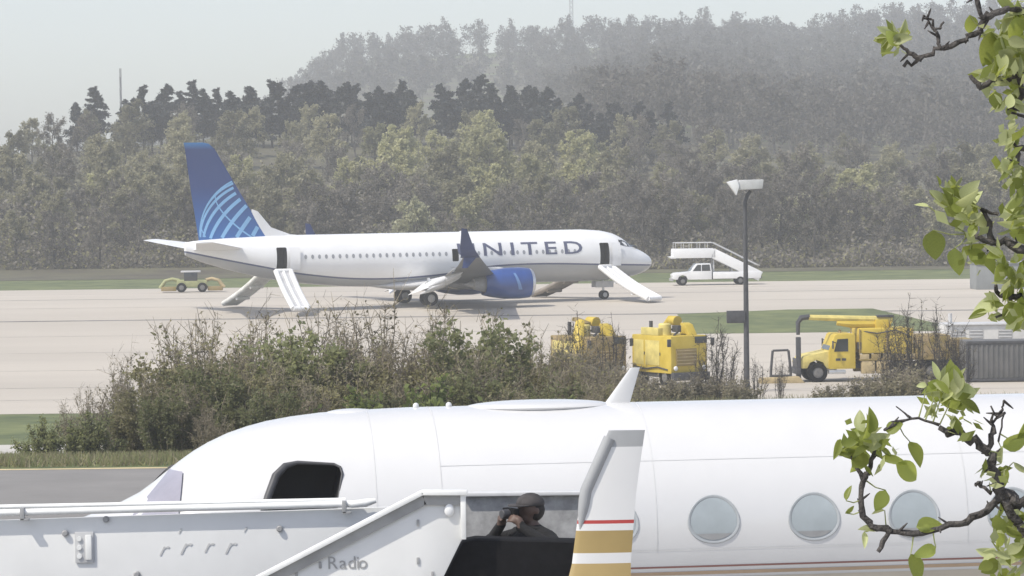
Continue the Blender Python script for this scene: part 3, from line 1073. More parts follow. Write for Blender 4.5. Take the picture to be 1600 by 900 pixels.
def fin_half(u, z):
    le = np.interp(z, [5.0, 8.6, 12.0], [31.4, 33.6, 35.6]); ch = np.interp(z, [5.0, 8.6, 12.0], [5.5, 3.85, 2.3])
    c = (u - le) / ch
    if c < 0.015 or c > 0.985: return None
    t = np.interp(z, [5.0, 8.6, 12.0], [0.20, 0.15, 0.09])
    return t * 1.75 * math.sqrt(c) * (1 - c) ** 0.9


def globe(side, fin):
    cu, cz, rad = 32.6, 5.7, 4.25        # centre of the globe in (u, z)
    rot = Vector((0.50, 0.34, 0.80)).to_track_quat('Z', 'Y').to_matrix()
    lines = []
    for i in range(26):                  # meridians
        lon = math.pi * 2 * i / 26
        lines.append(([rot @ Vector((math.cos(lon) * math.cos(la), math.sin(lon) * math.cos(la), math.sin(la))) for la in np.linspace(-1.4, 1.4, 46)], 0.21))
    for la in (-0.35, 0.25, 0.85):
        lines.append(([rot @ Vector((math.cos(lo) * math.cos(la), math.sin(lo) * math.cos(la), math.sin(la))) for lo in np.linspace(0, 2 * math.pi, 64)], 0.08))
    lines.append(([Vector((math.cos(a), 0.001, math.sin(a))) for a in np.linspace(0, 2 * math.pi, 80)], 0.22))
    for pts, w in lines:
        mb = MB()
        run = []
        def flush(mb):
            if mb.v: mb.build('globe_line', M['globe_line'], fin)
        for a, b in zip(pts[:-1], pts[1:]):
            if a.y < -0.02 or b.y < -0.02:
                flush(mb); mb = MB(); continue
            P = [(cu - a.x * rad, cz + a.z * rad), (cu - b.x * rad, cz + b.z * rad)]
            d = Vector((P[1][0] - P[0][0], P[1][1] - P[0][1]))
            if d.length < 1e-6: continue
            nrm = Vector((-d.y, d.x)).normalized() * w * 0.5 * (0.5 + a.y)
            vs = []
            for p, sg in ((P[0], -1), (P[0], 1), (P[1], 1), (P[1], -1)):
                u, z = p[0] + nrm.x * sg, p[1] + nrm.y * sg
                h = fin_half(u, z) if z > 5.3 else None
                if h is None: vs = None; break
                vs.append((-u, side * (h + 0.012), z))
            if vs: mb.add(vs, [(0, 1, 2, 3)])
            else:
                flush(mb); mb = MB()
        flush(mb)


for s in (-1, 1):
    globe(s, FIN)
# antenna bumps on the roof
for u, l, h in ((22.5, 2.2, 0.16), (16.0, 0.5, 0.22)):
    MB().sphere((-u, 0, 5.34), 1, 8, sq=(l / 2, 0.35 if l > 1 else 0.05, h)).build('roof_antenna', M['white_paint'], PL, sm=R(60))


def to_world(p):
    return Matrix.Translation(PL.location) @ Matrix.Rotation(R(22), 4, 'Z') @ Vector(p)


def slide(top, foot, width, m, label, lane=None):
    """Inflated two-lane escape slide from a door sill to the ground."""
    top, foot = Vector(top), Vector(foot)
    d = foot - top
    flat = Vector((d.x, d.y, 0))
    side = Vector((-flat.y, flat.x, 0)).normalized()
    up = side.cross(d).normalized()
    if up.z < 0: up = -up
    o = empty('evacuation_slide', (foot.x, foot.y, foot.z))
    loc = lambda p: p - foot
    def path(k):
        return [loc(top + d * t + side * k - up * 0.25 * math.sin(math.pi * t) * 0.6) for t in np.linspace(0, 1, 9)]
    for k in (-width / 2, 0, width / 2):
        MB().tube(path(k), [0.2 if k else 0.13] * 9, 12).build('side_tube' if k else 'centre_tube', m, o, sm=R(50))
    a, b = path(-width / 2), path(width / 2)
    vs = [p + up * 0.02 for p in a] + [p + up * 0.02 for p in b] + [p - up * 0.12 for p in a] + [p - up * 0.12 for p in b]
    fs = []
    for i in range(8):
        fs += [(i, i + 1, 10 + i, 9 + i), (18 + i, 27 + i, 28 + i, 19 + i)]
    MB().add(vs, fs).build('sliding_surface', lane or m, o, sm=R(50))
    for t in (0.0, 1.0):
        p = top + d * t
        MB().tube([loc(p - side * width / 2), loc(p + side * width / 2)], 0.18, 10).build('cross_tube', m, o, sm=R(50))
    for t in (0.35, 0.7):                # transverse support under the slide
        p = top + d * t - up * 0.35
        MB().tube([loc(p - side * width / 2), loc(p + side * width / 2)], 0.14, 8).build('support_tube', m, o, sm=R(50))
    tag(o, label, 'evacuation slide', 'evacuation slides around the airliner')
    return o


m_slide = mat('slide_fabric', (0.74, 0.74, 0.74), 0.6, 0.06, 1.5)
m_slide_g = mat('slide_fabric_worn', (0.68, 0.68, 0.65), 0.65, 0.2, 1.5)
gz = PL.location.z
slide(to_world((-4.75, -1.95, 2.6)), Vector((*to_world((-2.6, -6.2, 0)).xy, gz + 0.2)), 1.5, m_slide, 'white inflated slide at the open door behind the cockpit')
slide(to_world((-30.95, -1.75, 2.85)), Vector((*to_world((-31.0, -6.0, 0)).xy, gz + 0.2)), 1.15, m_slide, 'white inflated slide at the open rear door under the tail', mat('slide_lane', (0.48, 0.48, 0.49), 0.7, 0.1, 1.5))
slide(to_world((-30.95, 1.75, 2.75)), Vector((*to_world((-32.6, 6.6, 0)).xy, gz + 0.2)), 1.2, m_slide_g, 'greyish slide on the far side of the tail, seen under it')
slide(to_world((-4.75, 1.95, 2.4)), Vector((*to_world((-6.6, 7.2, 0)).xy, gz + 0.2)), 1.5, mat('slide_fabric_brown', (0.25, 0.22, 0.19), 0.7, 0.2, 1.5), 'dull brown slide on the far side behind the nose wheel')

# ------------------------------------------------------------------ business jets
J_TAB = [(0, 2.22, 2.14, 0.04), (0.15, 2.46, 1.95, 0.26), (0.5, 2.72, 1.72, 0.56), (1.0, 2.90, 1.56, 0.80), (1.45, 3.06, 1.48, 0.96), (1.7, 3.29, 1.45, 1.03), (2.0, 3.52, 1.43, 1.09),
         (2.35, 3.69, 1.41, 1.15), (2.75, 3.80, 1.40, 1.19), (3.3, 3.87, 1.40, 1.23), (4.2, 3.90, 1.40, 1.25), (17, 3.90, 1.40, 1.25), (19, 3.90, 1.50, 1.22),
         (22, 3.86, 1.95, 1.0), (25, 3.72, 2.55, 0.6), (27.5, 3.50, 3.05, 0.2)]


def j_surf(u, z, off=0.0):
    t, b, w = interp(J_TAB, u, 1), interp(J_TAB, u, 2), interp(J_TAB, u, 3)
    zc, h = (t + b) / 2, (t - b) / 2
    return (w + off) * math.sqrt(max(0.0, 1 - ((z - zc) / (h + off)) ** 2))


def j_normal_tilt(z):
    zc, h, w = 2.65, 1.25, 1.25
    return math.asin(max(-1, min(1, (z - zc) / h)))


def build_jet(root, full):
    """Business jet: nose at x=0, aft along -x, port side +y. full adds the details seen close up."""
    white = M['jet_white']
    us = [0, .05, .15, .3, .5, .75, 1, 1.2, 1.45, 1.6, 1.7, 1.85, 2, 2.15, 2.35, 2.55, 2.75, 3, 3.3, 3.7, 4.2, 5, 6, 7, 8, 9, 10, 11, 12, 13, 14, 15, 16, 17, 18, 19, 20.5, 22, 23.5, 25, 26.3, 27.5]
    f = link('fuselage', body_mesh('fuselage', smooth_prof(J_TAB, us), [white, M['black']], 72))
    f.data.polygons.foreach_set('material_index', [0] * len(f.data.polygons))
    if full:
        # doorway with raked edges, port side, a real opening into the dark cabin
        poly = [(x + 0.11, z) for x, z in [(-2.60, 1.75), (-3.35, 1.75), (-3.44, 2.9), (-3.535, 3.33), (-3.52, 3.39), (-3.46, 3.42), (-3.10, 3.44), (-2.98, 3.41), (-2.88, 3.32), (-2.79, 3.12), (-2.72, 2.9)]]
        cut(f, [MB().prism(poly, 'y', 0.45, 1.6).mesh('cutter', M['black'])])
    f.parent = root
    if full:
        # forward frame of the doorway, a grey seal lip
        lip = [(u - 0.11, z) for u, z in [(2.72, 2.9), (2.79, 3.12), (2.88, 3.32), (2.98, 3.41), (3.10, 3.44), (3.46, 3.42), (3.52, 3.39), (3.535, 3.33), (3.44, 2.9)]]
        MB().tube([(-u, j_surf(u, z, 0.005), z) for u, z in lip], [0.032, 0.038, 0.042, 0.036, 0.02, 0.014, 0.013, 0.013, 0.012], 8).build('door_frame', M['dark_metal'], root, sm=R(60))
    # cockpit side panes
    for s in (1, -1):
        vs, fs = [], []
        for j in range(9):
            z = 2.92 + 0.42 * j / 8
            ul = 1.36 + (z - 2.92) * 0.92
            ur = 1.80 + (z - 2.92) * 0.16
            vs += [(-(ul + (ur - ul) * i / 6), s * j_surf(ul + (ur - ul) * i / 6, z, 0.02), z) for i in range(7)]
        for j in range(8):
            for i in range(6): fs.append((j * 7 + i, j * 7 + i + 1, j * 7 + i + 8, j * 7 + i + 7))
        MB().add(vs, fs).build('cockpit_window', M['glass_mauve'], root, sm=R(60))
    # oval cabin windows: rim proud of the skin, pane inside it, painted shadow crescent at the bottom
    for s in (1, -1):
        for i in range(8 if full else 6):
            u = 5.07 + 1.03 * i
            zc = 2.80
            y = j_surf(u, zc)
            t = j_normal_tilt(zc)
            nrm = Vector((0, s * math.cos(t), math.sin(t)))
            upv = Vector((0, -s * math.sin(t), math.cos(t)))
            c = Vector((-u, s * y, zc))
            def oval(rx, rz, off, n=32, cut_z=None):
                out = []
                for k in range(n):
                    a = 2 * math.pi * k / n
                    h = rz * math.sin(a)
                    if cut_z is not None: h = min(h, cut_z)
                    lx = rx * math.cos(a) * (1 - 0.10 * math.sin(a))
                    # follow the curve of the skin
                    sag = 1.25 - math.sqrt(max(0, 1.25 ** 2 - h * h))
                    out.append(c + Vector((lx, 0, 0)) + upv * h + nrm * (off - sag))
                return out
            a, b, d, e = oval(0.268, 0.246, 0.002), oval(0.263, 0.241, 0.010), oval(0.246, 0.226, 0.009), oval(0.236, 0.216, 0.003)
            n = 32
            fs = []
            for r in range(3):
                for k in range(n):
                    k2 = (k + 1) % n
                    fs.append((r * n + k, r * n + k2, (r + 1) * n + k2, (r + 1) * n + k))
            w = MB().add(a + b + d + e, fs).build('cabin_window', M['window_rim'], root, sm=R(30))
            vs = [c + nrm * 0.005]
            fs = []
            for r, fr in enumerate((0.4, 0.75, 1.0)):
                vs += oval(0.235 * fr, 0.215 * fr, 0.005)
                for k in range(n):
                    k2 = (k + 1) % n
                    fs.append((0, 1 + k, 1 + k2) if r == 0 else (1 + (r - 1) * n + k, 1 + r * n + k, 1 + r * n + k2, 1 + (r - 1) * n + k2))
            MB().add(vs, fs).build('pane', M['glass_pale'], w, sm=R(60))
            MB().add(oval(0.228, 0.208, 0.008, cut_z=-0.145), [tuple(range(n))]).build('shadow_crescent', M['steel_grey'], w)  # grey crescent stands for the shadow along the pane's lower edge
    # pinstripes along the side, wrapped onto the skin
    for s in (1, -1):
        for z0, z1, mm in ((2.315, 2.333, M['maroon']), (2.24, 2.275, M['tan_line']), (2.0, 2.21, M['gold_pale'])):
            nu = 40
            vs, fs = [], []
            for i in range(nu + 1):
                u = 4.0 + 16.0 * i / nu
                zs = [z0 + (z1 - z0) * j / 2 for j in range(3)]
                vs += [(-u, s * j_surf(u, z, 0.004), z) for z in zs]
            for i in range(nu):
                for j in range(2):
                    k = i * 3 + j
                    fs.append((k, k + 3, k + 4, k + 1))
            MB().add(vs, fs).build('pinstripe', mm, root, sm=R(60))
    # skin seams
    if full:
        sm_ = mat('seam', (0.61, 0.61, 0.605), 0.6, 0.1, 2)
        for u in (3.75, 4.4, 6.55, 9.75, 12.6):
            vs, fs = [], []
            for i in range(25):
                a = R(-8 + 118 * i / 24)
                for du in (0, 0.007):
                    vs.append((-(u + du), 1.2525 * math.cos(a) if u > 4.2 else j_surf(u, 2.65 + 1.23 * math.sin(a), 0.003), 2.65 + (1.2525 if u > 4.2 else 1.23) * math.sin(a)))
                if i: fs.append((2 * i - 2, 2 * i - 1, 2 * i + 1, 2 * i))
            MB().add(vs, fs).build('panel_seam', sm_, root)
        for z in (3.38, 2.50):
            vs, fs = [], []
            for i in range(30):
                u = 4.4 + 12 * i / 29
                for dz in (0, 0.006): vs.append((-u, j_surf(u, z + dz, 0.003), z + dz))
                if i: fs.append((2 * i - 2, 2 * i - 1, 2 * i + 1, 2 * i))
            MB().add(vs, fs).build('panel_seam', sm_, root)
    # roof: low satellite radome, small fairing, blade antennas
    if full:
        MB().sphere((-5.55, 0, 3.885), 1, 12, sq=(0.76, 0.34, 0.065)).build('radome', white, root, sm=R(60))
        MB().sphere((-3.62, 0, 3.84), 1, 10, sq=(0.30, 0.18, 0.06)).build('roof_fairing', white, root, sm=R(60))
        for u in (4.28, 4.62):
            MB().sphere((-u, 0, 3.91), 1, 8, sq=(0.032, 0.03, 0.035)).build('roof_stud', white, root, sm=R(60))
        MB().loft([((-6.22, 0, 3.86), (-0.28, 0, 0), (0, 0.03, 0)), ((-6.52, 0, 4.26), (-0.10, 0, 0), (0, 0.012, 0))], 12).build('blade_antenna', white, root, sm=R(50))
    # wings, winglets, engines, tail, gear
    for s in (1, -1):
        sec = []
        for y, le, ch, z, th in ((0.6, 11.4, 5.4, 1.62, 0.30), (3.0, 12.9, 4.0, 1.74, 0.19), (8.5, 16.6, 2.3, 2.10, 0.10), (13.4, 19.6, 1.15, 2.46, 0.05)):
            sec.append(((-le, s * y, z), (-ch, 0, -0.02), (0, 0, th)))
        MB().loft(sec, 16).build('wing', white, root, sm=R(50))
        # winglet: white blade, grey leading edge and tip, red line, gold bands
        def wl(v):       # v: 0 at the wing tip, 1 at the top -> le x, chord, y, z
            z = 2.46 + 2.05 * v
            le = float(np.interp(v, [0, 0.5, 0.68, 0.80, 1], [19.85, 20.19, 20.24, 20.28, 20.47]))
            te = float(np.interp(v, [0, 0.5, 0.80, 1], [20.62, 20.60, 20.655, 20.72]))
            return le, te - le, s * (13.4 + 0.45 * min(1, v * 2.2) + 0.10 * v), z
        bands = [(0.0, 0.555, M['gold']), (0.555, 0.59, white), (0.59, 0.665, M['gold']), (0.665, 0.688, white), (0.688, 0.70, M['red_line']), (0.70, 0.945, white), (0.945, 1.0, M['edge_grey'])]
        wg = None
        for v0, v1, mm in bands:
            sc_ = []
            for v in np.linspace(v0, v1, 4 if v1 - v0 > 0.2 else 2):
                le, ch, y, z = wl(v)
                sc_.append(((-le, y, z), (-ch, 0, 0), (0, 0.035 * (1 - 0.5 * v), 0)))
            p = MB().loft(sc_, 20)
            if wg is None: wg = p.build('winglet', mm, root, sm=R(50))
            else: p.build('winglet_band', mm, wg, sm=R(50))
        edge = [wl(v) for v in np.linspace(0.66, 0.975, 10)]
        MB().tube([(-le - 0.028, y, z) for le, ch, y, z in edge], [0.006, 0.022, 0.036] + [0.042] * 7, 10).build('leading_edge', M['edge_grey'], wg, sm=R(60))
        MB().lathe([(0, 0.35), (0.05, 0.5), (0.4, 0.62), (1.6, 0.66), (3.0, 0.55), (3.7, 0.40)], (-19.6, s * 2.0, 3.35), (-1, 0, 0), 24).build('engine_nacelle', white, root, sm=R(50))
        MB().lathe([(0.3, 0.0), (0.3, 0.5)], (-19.6, s * 2.0, 3.35), (-1, 0, 0), 20).build('engine_fan', M['dark_metal'], root)
        MB().box((-21.2, s * 1.25, 3.35), (1.8, 0.9, 0.16)).build('engine_pylon', white, root, bevel=0.03)
        MB().loft([((-26.3, 0, 7.4), (-1.7, 0, 0), (0, 0, 0.08)), ((-28.2, s * 4.8, 7.3), (-0.9, 0, 0), (0, 0, 0.04))], 12).build('tailplane', white, root, sm=R(50))
        MB().tube([(-14.6, s * 2.1, 1.7), (-14.6, s * 2.1, 0.42)], 0.09, 8).build('gear_strut', M['alu'], root)
        for d in (-0.22, 0.22): wheel(root, (-14.6, s * 2.1 + d, 0.43), 0.43, 0.22)
    MB().loft([((-21.6, 0, 3.7), (-4.8, 0, 0), (0, 0.16, 0)), ((-25.6, 0, 7.5), (-2.6, 0, 0), (0, 0.1, 0))], 14).build('fin', white, root, sm=R(50))
    MB().tube([(-2.4, 0, 1.5), (-2.4, 0, 0.3)], 0.07, 8).build('gear_strut', M['alu'], root)
    for d in (-0.16, 0.16): wheel(root, (-2.4, d, 0.29), 0.29, 0.16)


M['jet_white'] = mat('jet_white', (0.66, 0.655, 0.65), 0.25, 0.03, 0.8, coat=0.5)
M['window_rim'] = mat('window_rim', (0.40, 0.42, 0.43), 0.35, 0.1, 4)
M['maroon'] = mat('maroon_line', (0.26, 0.12, 0.10), 0.4, 0.1, 2)
M['edge_grey'] = mat('edge_grey', (0.34, 0.345, 0.35), 0.45, 0.08, 2)
M['gold_pale'] = mat('gold_pale', (0.55, 0.50, 0.42), 0.4, 0.08, 1.5)
th = R(188)
JA = empty('business_jet', (-5.24, 32.2, 0.008), th)
build_jet(JA, True)
tag(JA, 'white business jet with oval windows and an open doorway', 'airplane')
# second jet, of which the photograph shows only a wing tip
JB = empty('business_jet', (0, 0, 0.008), R(180))
build_jet(JB, False)
tipw = at(958, 676, 22.0)
JB.location = (tipw.x - 20.50, 22.0 - 13.95 + 27.9, 0.008)
# the starboard or port tip that points away from the camera: jet stands between camera and ramp
JB.location.y = 22.0 - 13.95
JB.rotation_euler = (0, 0, R(180))
JB.scale = (1, 1, 1)
tag(JB, 'business jet of which a winglet with gold bands and a red line shows', 'airplane')

# ------------------------------------------------------------------ boarding ramp
D_R = 24.4


def ramp():
    o = empty('boarding_ramp', (0, 0, 0))
    P = lambda px, py, d=D_R: at(px, py, d)
    a = P(-220, 812); b = P(660, 780)
    far_y = D_R + 1.2
    def slab(pts, y0, y1, name, m, bevel=0.006):
        return MB().prism([(p.x, p.z) for p in pts], 'y', y0, y1).build(name, m, o, bevel=bevel)
    # far parapet panel with its handrail
    A, B = at(-260, 822, far_y), at(700, 789, far_y)
    slab([A, B, Vector((B.x, 0, 2.2)), Vector((A.x, 0, 2.2))], far_y, far_y + 0.05, 'side_panel', M['panel_white'])
    fr = far_y - 0.05
    for px0, px1, dy in ((-260, 560, 0),):
        p, q = at(px0, 808, fr), at(px1, 787, fr)
        MB().tube([p, q], 0.028, 12).build('handrail', M['rail_white'], o, sm=R(50))
        p, q = at(px0, 797, fr + 0.06), at(px1 - 20, 781, fr + 0.06)
        MB().tube([p, q], 0.018, 10).build('handrail', M['rail_white'], o, sm=R(50))
    for px, py in ((35, 803), (538, 792)):
        c = at(px, py, fr - 0.02)
        MB().box((c.x, c.y, c.z), (0.035, 0.05, 0.10)).box((c.x + 0.02, c.y, c.z - 0.045), (0.07, 0.05, 0.02)).build('rail_bracket', M['steel_grey'], o, bevel=0.004)
    c = at(568, 788, fr - 0.02)
    MB().tube([(c.x - 0.10, c.y, c.z), (c.x + 0.02, c.y, c.z + 0.012), (c.x + 0.1, c.y, c.z + 0.03)], [0.03, 0.034, 0.02], 10).build('rail_end', M['rail_white'], o, sm=R(60))
    for px, py in ((102, 833), (166, 811), (437, 826), (214, 897), (20, 905)):
        c = at(px, py, far_y - 0.004)
        MB().lathe([(0, 0.026), (0.02, 0.026), (0.028, 0.018), (0.028, 0.0)], c, (0, -1, 0), 12).build('bolt', M['steel_grey'], o)
    # latch plate on the far panel
    c = at(132, 855, far_y - 0.006)
    lp = MB().box((c.x, c.y - 0.006, c.z), (0.15, 0.016, 0.25)).build('latch_plate', M['light_grey'], o, bevel=0.006)
    MB().box((c.x + 0.035, c.y - 0.016, c.z), (0.05, 0.016, 0.20)).build('latch_bar', M['rail_white'], lp, bevel=0.005)
    for dz in (0.07, 0.0, -0.07):
        MB().lathe([(0, 0.02), (0.012, 0.02), (0.012, 0)], (c.x - 0.04, c.y - 0.014, c.z + dz), (0, -1, 0), 12).build('latch_hole', M['rail_white'], lp)
    # worn lettering strokes on the far panel
    for ch, px, py, sz in (('r', 247, 868, 0.16), ("'", 270, 848, 0.16), ('r', 279, 866, 0.19), ('r', 317, 863, 0.16), ('r', 349, 865, 0.19), ("'", 372, 846, 0.16)):
        lt = link('worn_letter', text_mesh('worn_letter', ch, sz, M['faded'], 0.001, shear=0.5), o)
        lt.matrix_world = Matrix.Translation(at(px, py, far_y - 0.004)) @ Euler((R(90), R(-1.0), 0)).to_matrix().to_4x4()
    # near parapet panel: raking top edge, level end, raked end
    ny = D_R - 0.4
    pts = [at(250, 985, ny), at(660, 772, ny), at(722, 771, ny), at(722, 842, ny), at(684, 920, ny), at(640, 1010, ny)]
    pts.append(Vector((pts[-1].x, 0, 2.2))); pts.append(Vector((pts[0].x, 0, 2.2)))
    slab(pts, ny, ny + 0.05, 'side_panel', M['panel_white'])
    rr = [at(250, 982, ny), at(660, 769, ny), at(728, 769, ny)]
    for off, r in ((0.0, 0.0),):
        for p, q in ((rr[0], rr[1]), (rr[1], rr[2])):
            d = (q - p)
            ang = math.atan2(d.z, d.x)
            c = (p + q) / 2
            MB().box((c.x, ny - 0.02, c.z), (d.length + 0.02, 0.12, 0.035), (0, -ang, 0)).build('top_rail', M['rail_white'], o, bevel=0.008)
            up = Vector((-math.sin(ang), 0, math.cos(ang)))
            c2 = c - up * 0.058
            MB().box((c2.x, ny - 0.012, c2.z), (d.length - 0.02, 0.03, 0.075), (0, -ang, 0)).build('rail_channel', M['steel_grey'], o, bevel=0.004)
    e0, e1 = at(724, 771, ny - 0.01), at(724, 842, ny - 0.01)
    MB().box(((e0.x + e1.x) / 2, ny - 0.012, (e0.z + e1.z) / 2), (0.04, 0.09, e0.z - e1.z)).build('end_post', M['rail_white'], o, bevel=0.006)
    c = at(702, 797, ny - 0.02)
    MB().sphere((c.x, c.y, c.z), 0.045, 10, sq=(0.85, 0.5, 1.1)).build('lamp_housing', M['white_paint'], o, sm=R(60))
    for px, py in ((653, 817), (653, 876), (500, 883), (581, 825), (463, 896), (676, 898)):
        c = at(px, py, ny - 0.004)
        MB().box((c.x, c.y, c.z), (0.02, 0.016, 0.05)).build('fastener', M['steel_grey'], o, bevel=0.004)
    for ch, px in (('R', 511), ('a', 530), ('d', 543), ('i', 556.5), ('o', 559.5)):
        lt = link('letter', text_mesh('letter', ch, 0.135, M['steel_grey'], 0.001), o)
        lt.matrix_world = Matrix.Translation(at(px, 889 - (px - 511) * 0.014, ny - 0.004)) @ Euler((R(90), R(-0.8), 0)).to_matrix().to_4x4()
    # platform end: grey back wall, black rubber bumper, floor
    bx0, bx1 = at(724, 800, D_R).x, at(930, 800, D_R).x
    zt = at(800, 772, D_R + 0.9).z
    MB().box(((bx0 + bx1) / 2, D_R + 0.85, (zt + 2.2) / 2), (bx1 - bx0, 0.05, zt - 2.2)).build('back_wall', M['dusty_grey'], o, bevel=0.006)
    MB().box(((bx0 + bx1) / 2, D_R + 0.83, zt + 0.012), (bx1 - bx0 + 0.05, 0.12, 0.03)).build('top_rail', M['edge_grey2'], o, bevel=0.008)
    q = [at(722, 846, ny + 0.15), at(742, 842, ny + 0.15), at(905, 846, ny + 0.15), at(895, 1000, ny + 0.15), at(640, 1010, ny + 0.15), at(684, 920, ny + 0.15)]
    MB().prism([(p.x, p.z) for p in q], 'y', ny + 0.10, ny + 0.40).build('rubber_bumper', M['rubber'], o, bevel=0.03)
    x0, x1 = A.x, bx1
    MB().box(((x0 + x1) / 2, D_R + 0.4, 2.15), (x1 - x0, 1.7, 0.1)).build('platform_floor', M['dark_metal'], o, bevel=0.01)
    MB().box(((x0 + x1) / 2, D_R + 0.4, 0.75), (x1 - x0 - 0.3, 1.5, 0.22)).build('chassis', M['steel_grey'], o, bevel=0.02)
    for x in (x0 + 0.4, (x0 + x1) / 2, x1 - 0.4):
        for y in (D_R - 0.2, D_R + 1.0):
            MB().box((x, y, 1.5), (0.12, 0.12, 1.3)).build('upright', M['steel_grey'], o, bevel=0.01)
    for x in (x0 + 0.8, x1 - 0.8):
        for y in (D_R - 0.42, D_R + 1.2): wheel(o, (x, y, 0.43), 0.42, 0.24)
    tag(o, 'white metal boarding ramp with handrails, in front of the jet with the open doorway', 'boarding ramp')
    return o


M['faded'] = mat('faded_paint', (0.57, 0.57, 0.56), 0.6, 0.2, 8)
M['dusty_grey'] = mat('dusty_grey', (0.30, 0.30, 0.30), 0.7, 0.28, 7, tint=(0.40, 0.40, 0.40))
M['edge_grey2'] = mat('rail_grey', (0.60, 0.60, 0.60), 0.5, 0.1, 4)
ramp()


# ------------------------------------------------------------------ person on the ramp
M['hair'] = mat('dark_hair', (0.02, 0.016, 0.014), 0.7, 0.3, 20)


def person(foot, rz, height=1.76):
    """Standing, both hands lifted to a small camera at the face. Faces local +x."""
    o = empty('person', foot, rz)
    mb = MB()
    V = Vector
    def limb(pts, rad): 
        mb.tube(pts, rad, 12)
        for p, r in zip(pts, rad): mb.sphere(p, r, 6)
    sh = 0.20
    limb([(0, 0, 0.98), (0.01, 0, 1.15), (0.02, 0, 1.32), (0.0, 0, 1.42)], [0.165, 0.16, 0.175, 0.12])
    limb([(0.0, -0.15, 1.40), (0, 0, 1.43), (0.0, 0.15, 1.40)], [0.10, 0.11, 0.10])
    limb([(0, 0, 1.43), (0.02, 0, 1.53)], [0.075, 0.062])
    for s in (-1, 1):
        limb([(0, s * 0.10, 0.95), (0.02, s * 0.11, 0.52), (0, s * 0.11, 0.10)], [0.115, 0.078, 0.055])
        limb([(-0.02, s * 0.11, 0.05), (0.15, s * 0.125, 0.04)], [0.048, 0.042])
        el = V((0.10, s * 0.38, 1.36)); wr = V((0.20, s * 0.125, 1.53))
        limb([(0, s * 0.20, 1.40), tuple(el), tuple(wr)], [0.075, 0.056, 0.038])
        palm = V((0.215, s * 0.095, 1.59))
        limb([tuple(wr), tuple(palm)], [0.034, 0.036])
        for k in range(4):                                  # four fingers curled over the camera, thumb below
            b = palm + V((0.012 * (k - 1), -s * 0.012, 0.03 - 0.018 * k))
            l = (0.040, 0.046, 0.043, 0.034)[k]
            limb([tuple(b), tuple(b + V((0.028, -s * 0.012, 0.012))), tuple(b + V((0.03, -s * (0.012 + l), 0.006)))], [0.0095, 0.009, 0.008])
        limb([tuple(palm + V((-0.01, -s * 0.01, -0.025))), tuple(palm + V((0.0, -s * 0.05, -0.035)))], [0.011, 0.009])
    # head: skull, jaw, nose, ears
    mb.sphere((0.03, 0, 1.665), 0.1, 10, sq=(0.98, 0.80, 1.10))
    mb.sphere((0.065, 0, 1.595), 0.065, 8, sq=(0.9, 0.85, 1.0))
    mb.sphere((0.128, 0, 1.638), 0.017, 6, sq=(1.2, 0.8, 1.6))
    for s in (-1, 1): mb.sphere((0.02, s * 0.083, 1.65), 0.024, 6, sq=(0.8, 0.45, 1.25))
    me = mb.mesh('body', [M['cloth_black'], M['skin']])
    b = link('body', me)
    md = b.modifiers.new('remesh', 'REMESH'); md.mode = 'VOXEL'; md.voxel_size = 0.011
    sm = b.modifiers.new('smooth', 'SMOOTH'); sm.iterations = 3; sm.factor = 0.5
    bpy.context.view_layer.update()
    dg = bpy.context.evaluated_depsgraph_get()
    me2 = bpy.data.meshes.new_from_object(b.evaluated_get(dg))
    b.modifiers.clear(); b.data = me2
    if len(me2.materials) < 2:
        me2.materials.clear(); me2.materials.append(M['cloth_black']); me2.materials.append(M['skin'])
    mi = []
    for p in me2.polygons:
        c = p.center
        mi.append(1 if c.z > 1.525 and (abs(c.y) < 0.135) else 0)
    me2.polygons.foreach_set('material_index', mi)
    smooth(me2)
    b.parent = o
    # cap with brim, dark scarf-like collar, small camera held at the face
    prof = []
    cp = MB().sphere((0.022, 0, 1.70), 0.112, 12, sq=(1.02, 0.86, 0.92))
    cp.v = [(x, y, max(z, 1.695)) for x, y, z in cp.v]
    cap = cp.build('cap', M['cap_cloth'], o, sm=R(60))
    MB().prism([(0.10, -0.085), (0.17, -0.075), (0.205, -0.04), (0.212, 0), (0.205, 0.04), (0.17, 0.075), (0.10, 0.085)], 'z', 1.694, 1.706).build('brim', M['cap_cloth'], cap, bevel=0.004)
    MB().sphere((0.0, 0, 1.655), 0.104, 10, sq=(0.88, 0.86, 1.05)).build('hair', M['hair'], o, sm=R(60))
    MB().tube([(0.115 * math.cos(a) * 0.8, 0.10 * math.sin(a), 1.475 + 0.02 * math.cos(a)) for a in np.linspace(0, 6.28, 17)], 0.035, 8).build('collar', M['cloth_black'], o, sm=R(60))
    tag(o, 'person in black clothes and a dark cap standing at the end of the ramp', 'person')
    c = empty('camera_body', (0, 0, 0))
    return o, c


head = at(822, 770, D_R + 0.38)
PER, CB = person((head.x + 0.05, D_R + 0.38, 2.202), R(215))
sp = (head.z - 2.202) / 1.80
PER.scale = (sp * 1.12, sp * 1.25, sp)
mw = Matrix.Translation(PER.location) @ Matrix.Rotation(R(215), 4, 'Z') @ Matrix.Scale(sp, 4)
CB.name = 'handheld_camera'
CB.location = mw @ Vector((0.23, 0, 1.635))
CB.rotation_euler = (0, 0, R(215))
MB().box((0, 0, 0), (0.05, 0.165, 0.085)).build('body', M['rubber'], CB, bevel=0.008)
MB().lathe([(0, 0.036), (0.06, 0.036), (0.065, 0.03), (0.065, 0)], (0.025, 0, 0), (1, 0, 0), 18).build('lens', M['dark_metal'], CB, sm=R(40))
tag(CB, 'black camera held up to the face by the person in the dark cap', 'camera')

